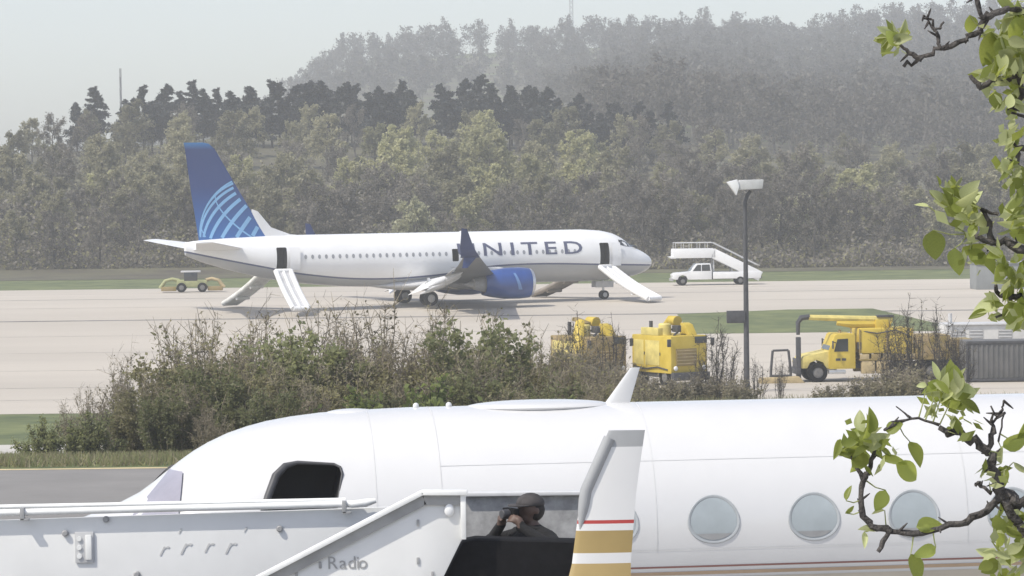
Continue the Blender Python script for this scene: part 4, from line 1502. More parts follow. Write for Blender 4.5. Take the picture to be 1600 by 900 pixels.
# ------------------------------------------------------------------ shrubs on the bank
def make_shrub(name, seed, h, wdt, bark, leafm, n_stem, n_leaf, leaf, bare=0.3):
    """Many-stemmed thicket shrub: arching stems, twigs, leaves gathered on the twigs; bare tips stand out above."""
    rng = np.random.default_rng(seed)
    mb = MB()
    a, b = [], []
    for i in range(n_stem):
        az, out = rng.random() * 6.28, rng.uniform(0.15, 1.0) * wdt
        hh = h * rng.uniform(0.55, 1.05) * (1 - 0.35 * (out / wdt) ** 2)
        base = np.array([math.cos(az), math.sin(az), 0]) * out * 0.45
        tip = np.array([math.cos(az) * out, math.sin(az) * out, hh]) + rng.normal(size=3) * 0.1
        mid = (base + tip) / 2 + np.array([0, 0, hh * 0.08]) + rng.normal(size=3) * 0.12
        pts = [base, (base + mid) / 2 + rng.normal(size=3) * 0.05, mid, (mid + tip) / 2 + rng.normal(size=3) * 0.06, tip]
        mb.tube(pts, [0.03, 0.025, 0.018, 0.012, 0.005], 4, cap=False)
        for j in range(26):
            t = rng.uniform(0.12, 1.0) * 4
            k = min(3, int(t))
            p = pts[k] + (pts[k + 1] - pts[k]) * (t - k)
            d = (tip - base) / np.linalg.norm(tip - base) * 0.5 + rng.normal(size=3) * 0.55
            a.append(p); b.append(p + d * rng.uniform(0.25, 0.75) * h * 0.16)
    a, b = np.array(a), np.array(b)
    i = rng.integers(0, len(a), len(a) * 3)
    c = a[i] + (b[i] - a[i]) * rng.random((len(i), 1))
    d = c + rng.normal(size=c.shape) * 0.13 + np.array([0, 0, 0.06])
    tw = np.concatenate([sliver_quads(a, b, 0.011, 0.005, rng), sliver_quads(c, d, 0.006, 0.003, rng)])
    zc = np.maximum(0.02, c[:, 2] / h)
    wgt = np.where(zc > 1 - bare, 0.12, 1.0)
    j = rng.choice(len(c), n_leaf, p=wgt / wgt.sum())
    lc = c[j] + (d[j] - c[j]) * rng.random((n_leaf, 1)) + rng.normal(size=(n_leaf, 3)) * 0.07
    lq = leaf_quads(rng, lc, leaf)
    o = empty(name)
    link('stems', mb.mesh('stems', bark), o)
    fo = link('foliage', quad_mesh('foliage', np.concatenate([tw, lq]), 4, [bark, leafm], np.concatenate([np.zeros(len(tw) // 4), np.ones(n_leaf)])), o)
    return o


SH = {
    'olive': [make_shrub('shrub', 201 + k, 3.6, 1.7, M['twig_brown'], M['leaf_olive'], 26, 9000, 0.075) for k in range(2)],
    'brown': [make_shrub('shrub', 211 + k, 3.8, 1.6, M['twig_brown'], M['leaf_brown'], 34, 4200, 0.06, bare=0.55) for k in range(2)],
    'green': [make_shrub('shrub', 221 + k, 3.2, 1.7, M['twig_brown'], M['leaf_green'], 26, 10000, 0.08, bare=0.1) for k in range(2)],
    'fresh': [make_shrub('shrub', 231, 1.6, 0.8, M['bark_dark'], M['leaf_fresh'], 12, 2200, 0.085, bare=0.05)],
    'dark': [make_shrub('shrub', 236, 2.2, 1.2, M['bark_dark'], M['leaf_green'], 18, 3600, 0.09, bare=0.0)],
    'weed': [make_shrub('shrub', 251, 1.6, 1.2, M['twig_brown'], M['leaf_brown'], 22, 2600, 0.09, bare=0.4)],
    'bare': [make_shrub('shrub', 241, 3.0, 1.0, M['bark_dark'], M['leaf_brown'], 12, 150, 0.05, bare=0.9)],
}
SL = {
    'olive': ('dull olive-green shrub in the thicket on the bank', 'olive shrubs of the thicket'),
    'brown': ('brown twiggy shrub with bare tips in the thicket', 'brown twiggy shrubs of the thicket'),
    'green': ('dense green leafy shrub in the thicket on the bank', 'green shrubs of the thicket'),
    'fresh': ('small bright yellow-green leafy shrub at the edge of the thicket', 'bright small shrubs of the thicket'),
    'dark': ('loose dark green shrub at the open end of the thicket by the road', 'dark shrubs at the thicket end'),
    'weed': ('low brown weedy shrub in front of the yellow vehicles', 'weedy shrubs by the yellow vehicles'),
    'bare': ('bare dark-stemmed sapling clump growing around the parked yellow trucks', 'bare saplings by the yellow trucks'),
}
sh_used = set()


def shrub(kind, k, px, y, top_py=None, s=1.0, wide=1.0):
    p = SH[kind][k % len(SH[kind])]
    o = p if p.name not in sh_used else copy_tree(p)
    sh_used.add(p.name)
    x = (px - 800) / 5000 * y
    z0 = ground_z(x, y) - 0.08
    if top_py is not None:
        h = {'olive': 3.6, 'brown': 3.8, 'green': 3.2, 'fresh': 1.6, 'dark': 2.2, 'bare': 3.0, 'weed': 1.6}[kind]
        s = (at(px, top_py, y).z - z0) / h
    o.location = (x, y, z0)
    o.rotation_euler = (0, 0, rnd.random() * 6.28)
    o.scale = (s * wide, s * wide, s)
    lb, gr = SL[kind]
    tag(o, lb, 'shrub', gr)


for row in [
    ('dark', 0, 60, 80, 655, 1.0), ('dark', 0, 140, 80.5, 645, 1.1), ('brown', 0, 125, 84, 600, 0.9), ('olive', 0, 215, 83, 575, 1.0), ('brown', 1, 190, 88, 555, 0.9),
    ('olive', 1, 285, 84, 510, 1.0), ('brown', 0, 330, 89, 478, 0.9), ('green', 0, 330, 81.5, 560, 1.0), ('brown', 1, 410, 87, 488, 1.0), ('olive', 0, 400, 82, 545, 1.1),
    ('green', 1, 470, 84, 505, 1.0), ('brown', 0, 500, 89, 462, 0.9), ('olive', 1, 540, 82, 560, 1.1), ('brown', 1, 585, 87, 470, 1.0), ('brown', 0, 650, 84, 500, 1.0),
    ('brown', 1, 690, 89, 478, 0.9), ('olive', 0, 640, 81, 585, 1.1), ('green', 0, 745, 84, 488, 1.0), ('olive', 1, 790, 87, 492, 0.9), ('green', 1, 730, 81, 570, 1.0),
    ('olive', 0, 840, 84, 535, 0.9), ('brown', 0, 860, 88, 510, 0.8), ('brown', 1, 910, 86, 560, 0.9), ('green', 0, 855, 81, 590, 1.0), ('olive', 1, 935, 83, 595, 0.9),
    ('brown', 0, 930, 81, 590, 1.1), ('olive', 0, 970, 86, 590, 1.0), ('brown', 1, 900, 90, 540, 0.9), ('brown', 0, 960, 92, 570, 0.9), ('brown', 1, 1010, 92, 600, 0.9), ('fresh', 0, 690, 79, 585, 1.1), ('fresh', 0, 910, 80, 615, 1.0), ('fresh', 0, 545, 79, 600, 1.0), ('green', 1, 250, 80.5, 610, 0.9), ('green', 0, 420, 79.5, 600, 1.0), ('brown', 0, 470, 80, 590, 1.0),
    ('brown', 0, 880, 82, 570, 1.0), ('olive', 0, 900, 84, 560, 1.0), ('brown', 1, 950, 84, 585, 1.0), ('olive', 1, 700, 83, 530, 1.1), ('brown', 0, 760, 82, 540, 1.0), ('olive', 0, 590, 84, 520, 1.0), ('brown', 1, 530, 84, 515, 1.0), ('olive', 0, 350, 85, 520, 1.1), ('brown', 0, 275, 81, 590, 1.0), ('olive', 1, 450, 81, 580, 1.1), ('brown', 1, 680, 80, 600, 1.1),
    ('green', 1, 590, 80, 605, 1.0), ('olive', 0, 800, 80, 600, 1.0), ('brown', 1, 985, 90, 610, 0.9), ('brown', 0, 330, 79.5, 630, 1.0),
]: shrub(row[0], row[1], row[2], row[3], row[4], wide=row[5])
for px, y, top in ((1118, 150, 500), (1140, 152, 545), (1090, 155, 555), (1400, 150, 500), (1430, 152, 470), (1470, 150, 480), (1380, 150, 545), (1180, 148, 560), (1215, 150, 560), (1500, 151, 520), (905, 150, 490), (950, 152, 500)):
    shrub('bare', 0, px, y, top, wide=0.8)
for px, y, top in ((1020, 148, 588), (1060, 147, 592), (1100, 149, 585), (1150, 147, 590), (1345, 147, 590), (1385, 148, 578), (1425, 147, 572), (1465, 148, 580), (1300, 146, 600), (975, 148, 575), (935, 150, 560), (890, 150, 545)):
    shrub('weed', 0, px, y, top, wide=1.2)


def grass_verge():
    """Rough grass between road and thicket, and weeds on the bank under the trucks: nobody could count the blades."""
    rng = np.random.default_rng(15)
    def blades(n, x0, x1, y0, y1, h):
        x, y = rng.uniform(x0, x1, n), rng.uniform(y0, y1, n)
        z = np.interp(y, [p[0] for p in PROF], [p[1] for p in PROF])
        p0 = np.stack([x, y, z], 1)
        p1 = p0 + np.stack([rng.normal(size=n) * 0.4 * h, rng.normal(size=n) * 0.4 * h, h * rng.uniform(0.5, 1.3, n)], 1)
        return sliver_quads(p0, p1, 0.02, 0.004, rng)
    co = np.concatenate([blades(26000, -15, 16, 72.2, 82, 0.22), blades(30000, -2, 30, 124, 147.5, 0.42)])
    me = quad_mesh('grass', co, 4, [M['leaf_green'], M['leaf_brown'], M['leaf_olive']], rng.integers(0, 3, len(co) // 4))
    tag(link('grass', me), 'rough grass and weeds along the bank', 'grass', kind='stuff')


grass_verge()


# ------------------------------------------------------------------ lamp post
def lamp_post():
    y = 160.0
    x = at(1167, 610, y).x
    z0 = ground_z(x, y)
    o = empty('light_pole', (x, y, z0))
    ht = at(1163, 300, y).z - z0
    MB().tube([(0, 0, 0), (0, 0, ht * 0.5), (0, 0, ht - 0.5), (0.12, 0, ht - 0.15), (0.28, 0, ht + 0.05)], [0.15, 0.125, 0.10, 0.10, 0.09], 14).build('pole', M['dark_metal'], o, sm=R(50))
    MB().lathe([(0, 0.28), (0.12, 0.28), (0.16, 0.17), (0.5, 0.16)], (0, 0, 0), (0, 0, 1), 16).build('base_plate', M['dark_metal'], o, sm=R(40))
    hd = MB().prism([(-0.42, 0.10), (0.85, 0.16), (0.92, 0.62), (-0.30, 0.60)], 'y', -0.35, 0.35).build('lamp_head', M['light_grey'], o, bevel=0.04)
    hd.location = (0, 0, ht)
    v = MB().prism([(-0.92, 0.50), (-0.40, 0.63), (-0.30, 0.30), (-0.45, -0.16), (-0.62, 0.10)], 'y', -0.42, 0.42).build('bright_face', M['white_paint'], o, bevel=0.03)  # left face whiter than the head: its sunlit look put into the colour
    v.location = (0, 0, ht)
    zb = at(1150, 495, y).z - z0
    MB().box((-0.52, -0.05, zb), (0.92, 0.35, 0.62)).build('control_box', M['dark_metal'], o, bevel=0.03)
    MB().box((-0.1, -0.02, zb), (0.3, 0.12, 0.1)).build('box_bracket', M['dark_metal'], o, bevel=0.01)
    tag(o, 'dark light pole with a white floodlight head and black box', 'light pole')


lamp_post()


# ------------------------------------------------------------------ yellow snow vehicles
def place(o, px, y, rz, dz=0.012):
    x = (px - 800) / 5000 * y
    o.location = (x, y, ground_z(x, y) + dz)
    o.rotation_euler = (0, 0, rz)


M['hub_grey'] = mat('hub_grey', (0.16, 0.155, 0.15), 0.6, 0.25, 5)


def truck_wheel(o, x, y, r=0.52, w=0.32):
    return wheel(o, (x, y, r), r, w, rim=M['hub_grey'])


def boom_truck():
    o = empty('boom_truck')
    Y, YD, DK = M['yellow'], M['yellow_dirty'], M['dark_metal']
    # x forward; front bumper at 0
    MB().box((-4.5, 0, 0.82), (8.4, 0.9, 0.28)).build('chassis', DK, o, bevel=0.02)
    MB().prism([(-0.15, 0.75), (0.0, 1.05), (-0.25, 1.38), (-1.65, 1.66), (-1.65, 0.72), (-1.45, 0.72), (-1.3, 1.05), (-0.95, 1.18), (-0.6, 1.05), (-0.45, 0.75)], 'y', -1.0, 1.0).build('hood', M['yellow_pale'], o, bevel=0.03)
    MB().box((0.05, 0, 0.6), (0.22, 2.2, 0.3)).build('bumper', DK, o, bevel=0.03)
    MB().box((0.0, 0, 1.0), (0.06, 1.3, 0.5)).build('grille', DK, o, bevel=0.02)
    cab = MB().prism([(-1.6, 0.7), (-1.6, 1.66), (-1.92, 2.48), (-2.05, 2.55), (-2.95, 2.55), (-3.02, 2.45), (-3.02, 0.7)], 'y', -1.12, 1.12).build('cab', Y, o, bevel=0.03)
    for s in (-1, 1):
        MB().prism([(-1.86, 1.62), (-2.05, 2.28), (-2.62, 2.30), (-2.62, 1.62)], 'y', s * 1.115, s * 1.132).build('door_window', M['glass_dark'], cab)
        MB().prism([(-1.75, 0.78), (-1.75, 1.5), (-2.74, 1.5), (-2.74, 0.78)], 'y', s * 1.10, s * 1.128).build('door', Y, cab, bevel=0.01)
        for xa, xb in ((-1.95, -2.2), (-2.28, -2.5)):
            MB().box(((xa + xb) / 2, s * 1.135, 1.20), (xb - xa if xb > xa else xa - xb, 0.012, 0.13)).build('door_marking', DK, cab)
        MB().box((-2.0, s * 1.15, 0.55), (0.9, 0.35, 0.2)).build('step', M['alu'], o, bevel=0.03)
        MB().sphere((-0.45, s * 0.85, 1.2), 0.14, 8, sq=(0.6, 1, 1)).build('headlight', M['white_paint'], o, sm=R(60))
        MB().box((-3.25, s * 1.0, 1.9), (0.2, 0.22, 0.4)).build('exhaust_box', DK, o, bevel=0.03)
        for xw, d in ((-1.0, 0), (-5.9, 0), (-7.1, 0)): truck_wheel(o, xw, s * 0.98)
    MB().add([(-1.60, -0.95, 1.70), (-1.60, 0.95, 1.70), (-1.93, 0.9, 2.42), (-1.93, -0.9, 2.42)], [(0, 1, 2, 3)]).build('windscreen', M['glass_dark'], cab)
    # body lockers and tanks
    MB().box((-4.0, 0, 2.15), (1.45, 2.2, 1.35)).build('tank', Y, o, bevel=0.12)
    MB().box((-5.45, 0, 2.1), (1.4, 2.2, 1.4)).build('tank', Y, o, bevel=0.12)
    MB().box((-5.2, 0, 1.16), (3.9, 2.3, 0.10)).build('deck', YD, o, bevel=0.02)
    for i in range(6):
        for s in (-1, 1): MB().box((-3.5 - i * 0.62, s * 1.13, 1.33), (0.5, 0.06, 0.26)).build('locker', YD if i % 2 else M['tan'], o, bevel=0.02)
    for x in (-3.7, -4.5):
        for s in (-1, 1): MB().box((x, s * 1.0, 0.75), (0.7, 0.4, 0.65)).build('under_locker', M['tan'], o, bevel=0.04)
    # folded boom over the cab
    MB().box((-4.6, 0.2, 3.0), (0.7, 0.7, 0.5)).build('turret', Y, o, bevel=0.05)
    MB().tube([(-5.2, 0.2, 3.22), (-3.2, 0.2, 3.30), (-0.7, 0.2, 3.42)], [0.19, 0.17, 0.14], 8).build('boom', M['yellow_pale'], o, sm=R(30))
    MB().tube([(-5.1, 0.2, 3.0), (-3.0, 0.25, 3.02), (-2.2, 0.25, 3.1)], [0.2, 0.2, 0.12], 8).build('lower_boom', Y, o, sm=R(30))
    MB().tube([(-0.75, 0.2, 3.45), (-0.30, 0.2, 3.40), (-0.12, 0.2, 3.15), (-0.12, 0.2, 2.5)], [0.14, 0.16, 0.13, 0.10], 8).build('elbow', DK, o, sm=R(40))
    MB().box((-4.8, 0.2, 3.42), (0.9, 0.5, 0.12)).build('boom_clamp', DK, o, bevel=0.02)
    MB().box((-7.2, 0, 1.75), (1.9, 2.2, 1.3)).build('rear_body', YD, o, bevel=0.05)
    for s in (-1, 1):
        MB().tube([(-1.95, s * 1.12, 2.1), (-1.75, s * 1.35, 2.15)], 0.025, 6).build('mirror_arm', DK, o)
        MB().box((-1.75, s * 1.38, 2.0), (0.06, 0.2, 0.42)).build('mirror', DK, o, bevel=0.02)
        MB().tube([(-3.3, s * 1.05, 2.7), (-4.2, s * 1.16, 2.55), (-5.2, s * 1.14, 2.72), (-6.1, s * 1.1, 2.3)], 0.035, 6).build('hose', DK, o, sm=R(60))
        for x in (-3.25, -4.72, -6.12): MB().box((x, s * 1.12, 2.1), (0.06, 0.06, 1.4)).build('tank_strap', YD, o, bevel=0.01)
    MB().lathe([(0, 0.1), (0.14, 0.09), (0.18, 0.04), (0.18, 0)], (-2.4, 0, 2.55), (0, 0, 1), 12).build('beacon', M['tan'], o, sm=R(60))
    MB().tube([(-3.6, 0.2, 3.05), (-2.2, 0.2, 3.28)], 0.06, 8).build('hydraulic_ram', M['alu'], o, sm=R(60))
    tag(o, 'yellow boom truck with a hooded cab and folded boom above its tanks', 'truck')
    return o


bt = boom_truck()
place(bt, 1242, 170, R(186))


def blower_truck(chute):
    """Snow blower: tall engine box, cab strip of glass at one top corner, chute and ducts on the roof. x forward."""
    o = empty('snow_blower')
    Y, YD, DK, YP = M['yellow'], M['yellow_dirty'], M['dark_metal'], M['yellow_pale']
    bd = YD if chute else Y
    MB().box((0, 0, 1.68), (3.6, 2.3, 1.95)).build('engine_box', bd, o, bevel=0.06)
    MB().box((0.05, 0, 0.62), (3.5, 2.1, 0.3)).build('chassis', DK, o, bevel=0.03)
    MB().box((1.92, 0, 0.55), (0.3, 2.3, 0.42)).build('bumper', DK, o, bevel=0.04)
    MB().box((1.815, 0.75, 2.42), (0.04, 0.75, 0.34)).build('windscreen', M['glass_dark'], o, bevel=0.01)
    MB().box((1.83, -0.2, 1.55), (0.06, 1.3, 0.9)).build('radiator_grille', YD, o, bevel=0.02)
    for j in range(5): MB().box((1.868, -0.2, 1.22 + j * 0.17), (0.03, 1.2, 0.05)).build('grille_bar', M['tan'], o)
    for s in (-1, 1):
        MB().box((0.1, s * 1.155, 1.75), (1.3, 0.03, 1.3)).build('side_door', YP, o, bevel=0.02)
        MB().box((-1.15, s * 1.155, 1.75), (0.9, 0.03, 1.3)).build('side_door', YP, o, bevel=0.02)
        for xw in (-1.2, 1.1): truck_wheel(o, xw, s * 0.95, 0.5, 0.34)
        MB().sphere((1.87, s * 0.9, 0.98), 0.13, 8, sq=(0.5, 1, 1)).build('headlight', M['white_paint'], o, sm=R(60))
    # roof gear
    MB().lathe([(0, 0.34), (0.55, 0.34), (0.62, 0.28), (0.62, 0)], (0.4, -0.55, 2.66), (0, 0, 1), 18).build('air_filter', YP, o, sm=R(40))
    MB().tube([(-0.7, 0.3, 2.6), (-0.7, 0.3, 3.1), (-0.3, 0.3, 3.4), (0.35, 0.3, 3.35)], [0.22, 0.22, 0.24, 0.28], 12).build('duct', Y, o, sm=R(40))
    MB().tube([(-1.1, -0.4, 2.6), (-1.1, -0.4, 3.35)], 0.1, 10).build('exhaust_stack', DK, o, sm=R(40))
    MB().prism([(0.5, 2.66), (1.35, 2.66), (0.95, 3.2), (0.6, 3.3)], 'y', 0.3, 0.85).build('roof_hood', Y, o, bevel=0.04)
    MB().box((0.9, -0.15, 3.0), (0.5, 0.25, 0.35)).build('beacon_box', DK, o, bevel=0.03)
    for s in (-1, 1):
        MB().tube([(1.75, s * 1.1, 2.45), (1.95, s * 1.35, 2.5)], 0.025, 6).build('mirror_arm', DK, o)
        MB().box((1.96, s * 1.38, 2.32), (0.06, 0.22, 0.4)).build('mirror', DK, o, bevel=0.02)
        MB().tube([(1.5, s * 1.17, 0.9), (0.6, s * 1.2, 1.02), (-0.6, s * 1.19, 0.88), (-1.6, s * 1.17, 1.0)], 0.04, 6).build('hose', DK, o, sm=R(60))
        for x in (-0.62, 0.82): MB().box((x, s * 1.175, 1.7), (0.04, 0.03, 0.16)).build('door_handle', DK, o)
    MB().tube([(-0.2, -0.7, 2.66), (0.1, -0.2, 2.95), (0.8, 0.1, 2.9), (1.3, -0.6, 2.68)], 0.06, 8).build('hose', DK, o, sm=R(60))
    if chute:
        MB().tube([(1.4, -1.45, 0.9), (1.0, -1.3, 1.9), (0.6, -1.0, 2.9), (0.2, -0.6, 3.3)], [0.42, 0.36, 0.32, 0.30], 14).build('chute', Y, o, sm=R(40))
        MB().box((0.1, -0.5, 3.42), (0.9, 0.5, 0.18), (0, 0.3, 0.3)).build('chute_cap', YD, o, bevel=0.03)
    else:
        MB().box((-0.2, -0.95, 2.85), (1.6, 0.35, 0.4)).build('roof_locker', YP, o, bevel=0.04)
    return o


b2 = blower_truck(False)
place(b2, 1045, 168, R(-58))
tag(b2, 'yellow snow blower with a square front beside the light pole', 'truck')
b1 = blower_truck(True)
place(b1, 918, 168, R(-55))
tag(b1, 'dirty yellow snow blower with a chute behind the end of the thicket', 'truck')


def plough_frame():
    o = empty('plough_frame')
    DK = M['dark_metal']
    for s in (-1, 1):
        MB().tube([(s * 0.55, 0, 0.1), (s * 0.5, 0, 0.9), (s * 0.42, 0, 1.7)], 0.07, 8).build('upright', DK, o, sm=R(40))
    MB().tube([(-0.42, 0, 1.7), (0.42, 0, 1.72)], 0.06, 8).build('cross_bar', DK, o)
    MB().tube([(-0.55, 0, 0.35), (0.55, 0, 0.35)], 0.08, 8).build('cross_bar', DK, o)
    MB().prism([(-1.2, 0.0), (-1.15, 0.28), (0.9, 0.34), (1.2, 0.0)], 'y', -0.7, 0.2).build('blade', M['tan'], o, bevel=0.05)
    MB().box((0.95, 0, 1.2), (0.25, 0.25, 2.4)).build('mast_post', DK, o, bevel=0.03)
    tag(o, 'dark upright plough frame standing in front of the boom truck', 'plough')
    return o


place(plough_frame(), 1219, 169, R(4))


def trailer():
    o = empty('equipment_trailer')
    MB().box((0, 0, 1.35), (2.6, 2.2, 1.4)).build('body', M['yellow_dirty'], o, bevel=0.05)
    MB().box((0, 0, 0.55), (3.0, 1.2, 0.16)).build('frame', M['dark_metal'], o, bevel=0.02)
    for i in range(5): MB().box((-1.1 + i * 0.55, -1.13, 1.35), (0.07, 0.06, 1.36)).build('rib', M['tan'], o, bevel=0.01)
    for s in (-1, 1):
        for x in (-0.6, 0.55): truck_wheel(o, x, s * 0.95, 0.45, 0.28)
    tag(o, 'olive-yellow ribbed trailer between the boom truck and a grey container', 'trailer')
    return o


place(trailer(), 1478, 172.5, R(3))


def container():
    o = empty('steel_container')
    g = mat('container_grey', (0.115, 0.115, 0.115), 0.7, 0.15, 0.8, tint=(0.15, 0.145, 0.14))
    L, H, W = 6.1, 2.05, 2.4
    MB().box((0, 0, H / 2 + 0.1), (L, W, H)).build('body', g, o, bevel=0.03)
    for i in range(22): MB().box((-L / 2 + 0.25 + i * 0.265, -W / 2 - 0.015, H / 2 + 0.1), (0.11, 0.05, H - 0.3)).build('corrugation', g, o, bevel=0.01)
    for z in (0.14, H + 0.06): MB().box((0, -W / 2 - 0.03, z), (L + 0.06, 0.09, 0.14)).build('side_rail', M['dark_metal'], o, bevel=0.01)
    for s in (-1, 1): MB().box((s * L / 2, -W / 2 - 0.02, H / 2 + 0.1), (0.14, 0.12, H)).build('corner_post', M['dark_metal'], o, bevel=0.01)
    tag(o, 'dark grey corrugated steel container on the truck yard', 'container')
    return o


place(container(), 1595, 168, R(2))


def pale_unit():
    """Pale plant unit on the yard behind the container, with dark louvres."""
    o = empty('plant_unit')
    w = mat('unit_white', (0.55, 0.54, 0.52), 0.6, 0.12, 1.0)
    MB().box((0, 0, 0.75), (5.2, 2.0, 1.5)).build('housing', w, o, bevel=0.05)
    MB().box((0.2, -0.02, 1.56), (5.4, 2.2, 0.10)).build('roof', M['light_grey'], o, bevel=0.02)
    for x in (-1.7, -0.6, 1.2):
        v = MB().box((x, -1.01, 0.85), (0.85, 0.04, 0.8)).build('louvre', M['steel_grey'], o, bevel=0.01)
        for j in range(4): MB().box((x, -1.04, 0.58 + j * 0.19), (0.8, 0.04, 0.06), (0.5, 0, 0)).build('slat', M['light_grey'], v)
    MB().tube([(-2.0, 0, 1.6), (-2.0, 0, 2.2)], 0.12, 10).build('vent_pipe', M['light_grey'], o, sm=R(40))
    tag(o, 'low pale plant unit with dark louvres behind the yard', 'plant unit')
    return o


place(pale_unit(), 1535, 196, R(3))


def shelter():
    o = empty('equipment_shelter')
    g = mat('shelter_grey', (0.22, 0.23, 0.23), 0.8, 0.1, 0.8)
    MB().box((0, 0, 1.05), (6.0, 3.0, 2.1)).build('wall', g, o, bevel=0.03)
    MB().box((0, 0, 2.16), (6.2, 3.2, 0.12)).build('roof', M['steel_grey'], o, bevel=0.02)
    MB().box((1.5, -1.52, 0.95), (0.95, 0.05, 1.9)).build('door', M['steel_grey'], o, bevel=0.01)
    tag(o, 'plain grey flat-roofed shelter at the edge of the runway', 'shelter')
    return o


place(shelter(), 1578, 262, R(2))


# ------------------------------------------------------------------ stair truck beside the airliner
def stair_truck():
    o = empty('stair_truck')
    Wp = M['white_paint']
    MB().box((-4.0, 0, 0.62), (7.6, 1.5, 0.22)).build('chassis', M['dark_metal'], o, bevel=0.02)
    MB().prism([(0.0, 0.55), (0.02, 0.95), (-0.2, 1.08), (-1.55, 1.22), (-1.55, 0.5), (-1.3, 0.5), (-1.15, 0.8), (-0.85, 0.9), (-0.55, 0.8), (-0.4, 0.5)], 'y', -0.95, 0.95).build('hood', Wp, o, bevel=0.05)
    cab = MB().prism([(-1.5, 0.5), (-1.5, 1.22), (-2.05, 1.88), (-3.3, 1.9), (-3.4, 1.25), (-3.4, 0.5)], 'y', -0.95, 0.95).build('cab', Wp, o, bevel=0.05)
    for s in (-1, 1):
        MB().prism([(-1.72, 1.25), (-2.12, 1.78), (-2.45, 1.79), (-2.45, 1.25)], 'y', s * 0.945, s * 0.962).build('side_window', M['glass_dark'], cab)
        MB().prism([(-2.52, 1.25), (-2.52, 1.79), (-3.2, 1.8), (-3.28, 1.25)], 'y', s * 0.945, s * 0.962).build('side_window', M['glass_dark'], cab)
        for xw in (-0.85, -5.9): truck_wheel(o, xw, s * 0.85, 0.37, 0.26)
        MB().box((-5.6, s * 0.9, 0.85), (4.2, 0.1, 0.6)).build('bed_side', Wp, o, bevel=0.03)
        MB().sphere((0.0, s * 0.7, 0.85), 0.1, 8, sq=(0.5, 1.2, 0.8)).build('headlight', M['light_grey'], o, sm=R(60))
    MB().box((0.05, 0, 0.5), (0.16, 1.9, 0.22)).build('bumper', M['steel_grey'], o, bevel=0.03)
    MB().add([(-1.52, -0.85, 1.26), (-1.52, 0.85, 1.26), (-2.02, 0.8, 1.82), (-2.02, -0.8, 1.82)], [(0, 1, 2, 3)]).build('windscreen', M['glass_dark'], cab)
    # stair flight: white stringers, treads, top platform with rails
    a, b = Vector((-7.6, 0, 0.75)), Vector((-3.6, 0, 2.75))
    ang = math.atan2(b.z - a.z, b.x - a.x)
    for s in (-1, 1):
        c = (a + b) / 2
        MB().box((c.x, s * 0.85, c.z), ((b - a).length + 0.2, 0.08, 0.85), (0, -ang, 0)).build('stringer', Wp, o, bevel=0.02)
        MB().tube([(a.x, s * 0.85, a.z + 0.9), (b.x, s * 0.85, b.z + 0.95), (-0.2, s * 0.85, b.z + 0.95)], 0.035, 8).build('handrail', M['light_grey'], o)
        MB().box((-1.9, s * 0.85, 2.78), (3.7, 0.08, 0.8)).build('platform_side', Wp, o, bevel=0.02)
        for x in (-0.25, -0.95, -1.65, -2.35, -3.05): MB().tube([(x, s * 0.85, 3.0), (x, s * 0.85, 3.7)], 0.025, 6).build('rail_post', M['light_grey'], o)
        for x, zz in ((-3.6, 2.6), (-5.2, 1.7)): MB().box((x, s * 0.6, zz / 2 + 0.3), (0.12, 0.12, zz - 0.3)).build('support', M['light_grey'], o, bevel=0.01)
    for i in range(13):
        t = (i + 0.5) / 13
        p = a + (b - a) * t
        MB().box((p.x, 0, p.z + 0.08), (0.3, 1.6, 0.04)).build('tread', M['light_grey'], o)
    MB().box((-1.9, 0, 2.45), (3.8, 1.7, 0.08)).build('platform', Wp, o, bevel=0.01)
    MB().prism([(0.15, 2.35), (-0.3, 2.35), (-0.3, 2.55), (0.3, 2.5)], 'y', -0.9, 0.9).build('platform_lip', Wp, o, bevel=0.02)
    tag(o, 'white pickup truck carrying boarding stairs, ahead of the airliner nose', 'truck')
    return o


place(stair_truck(), 1050, 279, R(184))


def mower():
    """Low yellow-green airfield tractor with arched side decks, beyond the tail."""
    o = empty('airfield_tractor')
    yg = mat('lime_paint', (0.33, 0.34, 0.16), 0.6, 0.2, 1.5)
    MB().box((0, 0, 0.75), (2.6, 1.3, 0.6)).build('body', yg, o, bevel=0.1)
    cab = MB().box((-0.1, 0, 1.35), (1.15, 1.3, 0.75)).build('cab', M['glass_dark'], o, bevel=0.05)
    MB().box((-0.1, 0, 1.78), (1.7, 1.5, 0.12)).build('roof', M['light_grey'], cab, bevel=0.03)
    for s in (-1, 1):
        MB().tube([(s * 1.1, 0, 1.0), (s * 1.7, 0, 1.15), (s * 2.3, 0, 1.0), (s * 2.75, 0, 0.35)], [0.16, 0.15, 0.15, 0.2], 10).build('deck_arm', yg if s < 0 else M['tan'], o, sm=R(40))
        MB().box((s * 2.0, 0, 0.3), (1.3, 1.4, 0.35)).build('mower_deck', M['yellow_dirty'], o, bevel=0.06)
        for y in (-0.75, 0.75): truck_wheel(o, s * 0.9, y, 0.42, 0.3)
    tag(o, 'yellow-green airfield tractor with a dark cab, beyond the airliner tail', 'tractor')
    return o


place(mower(), 300, 277, R(4))

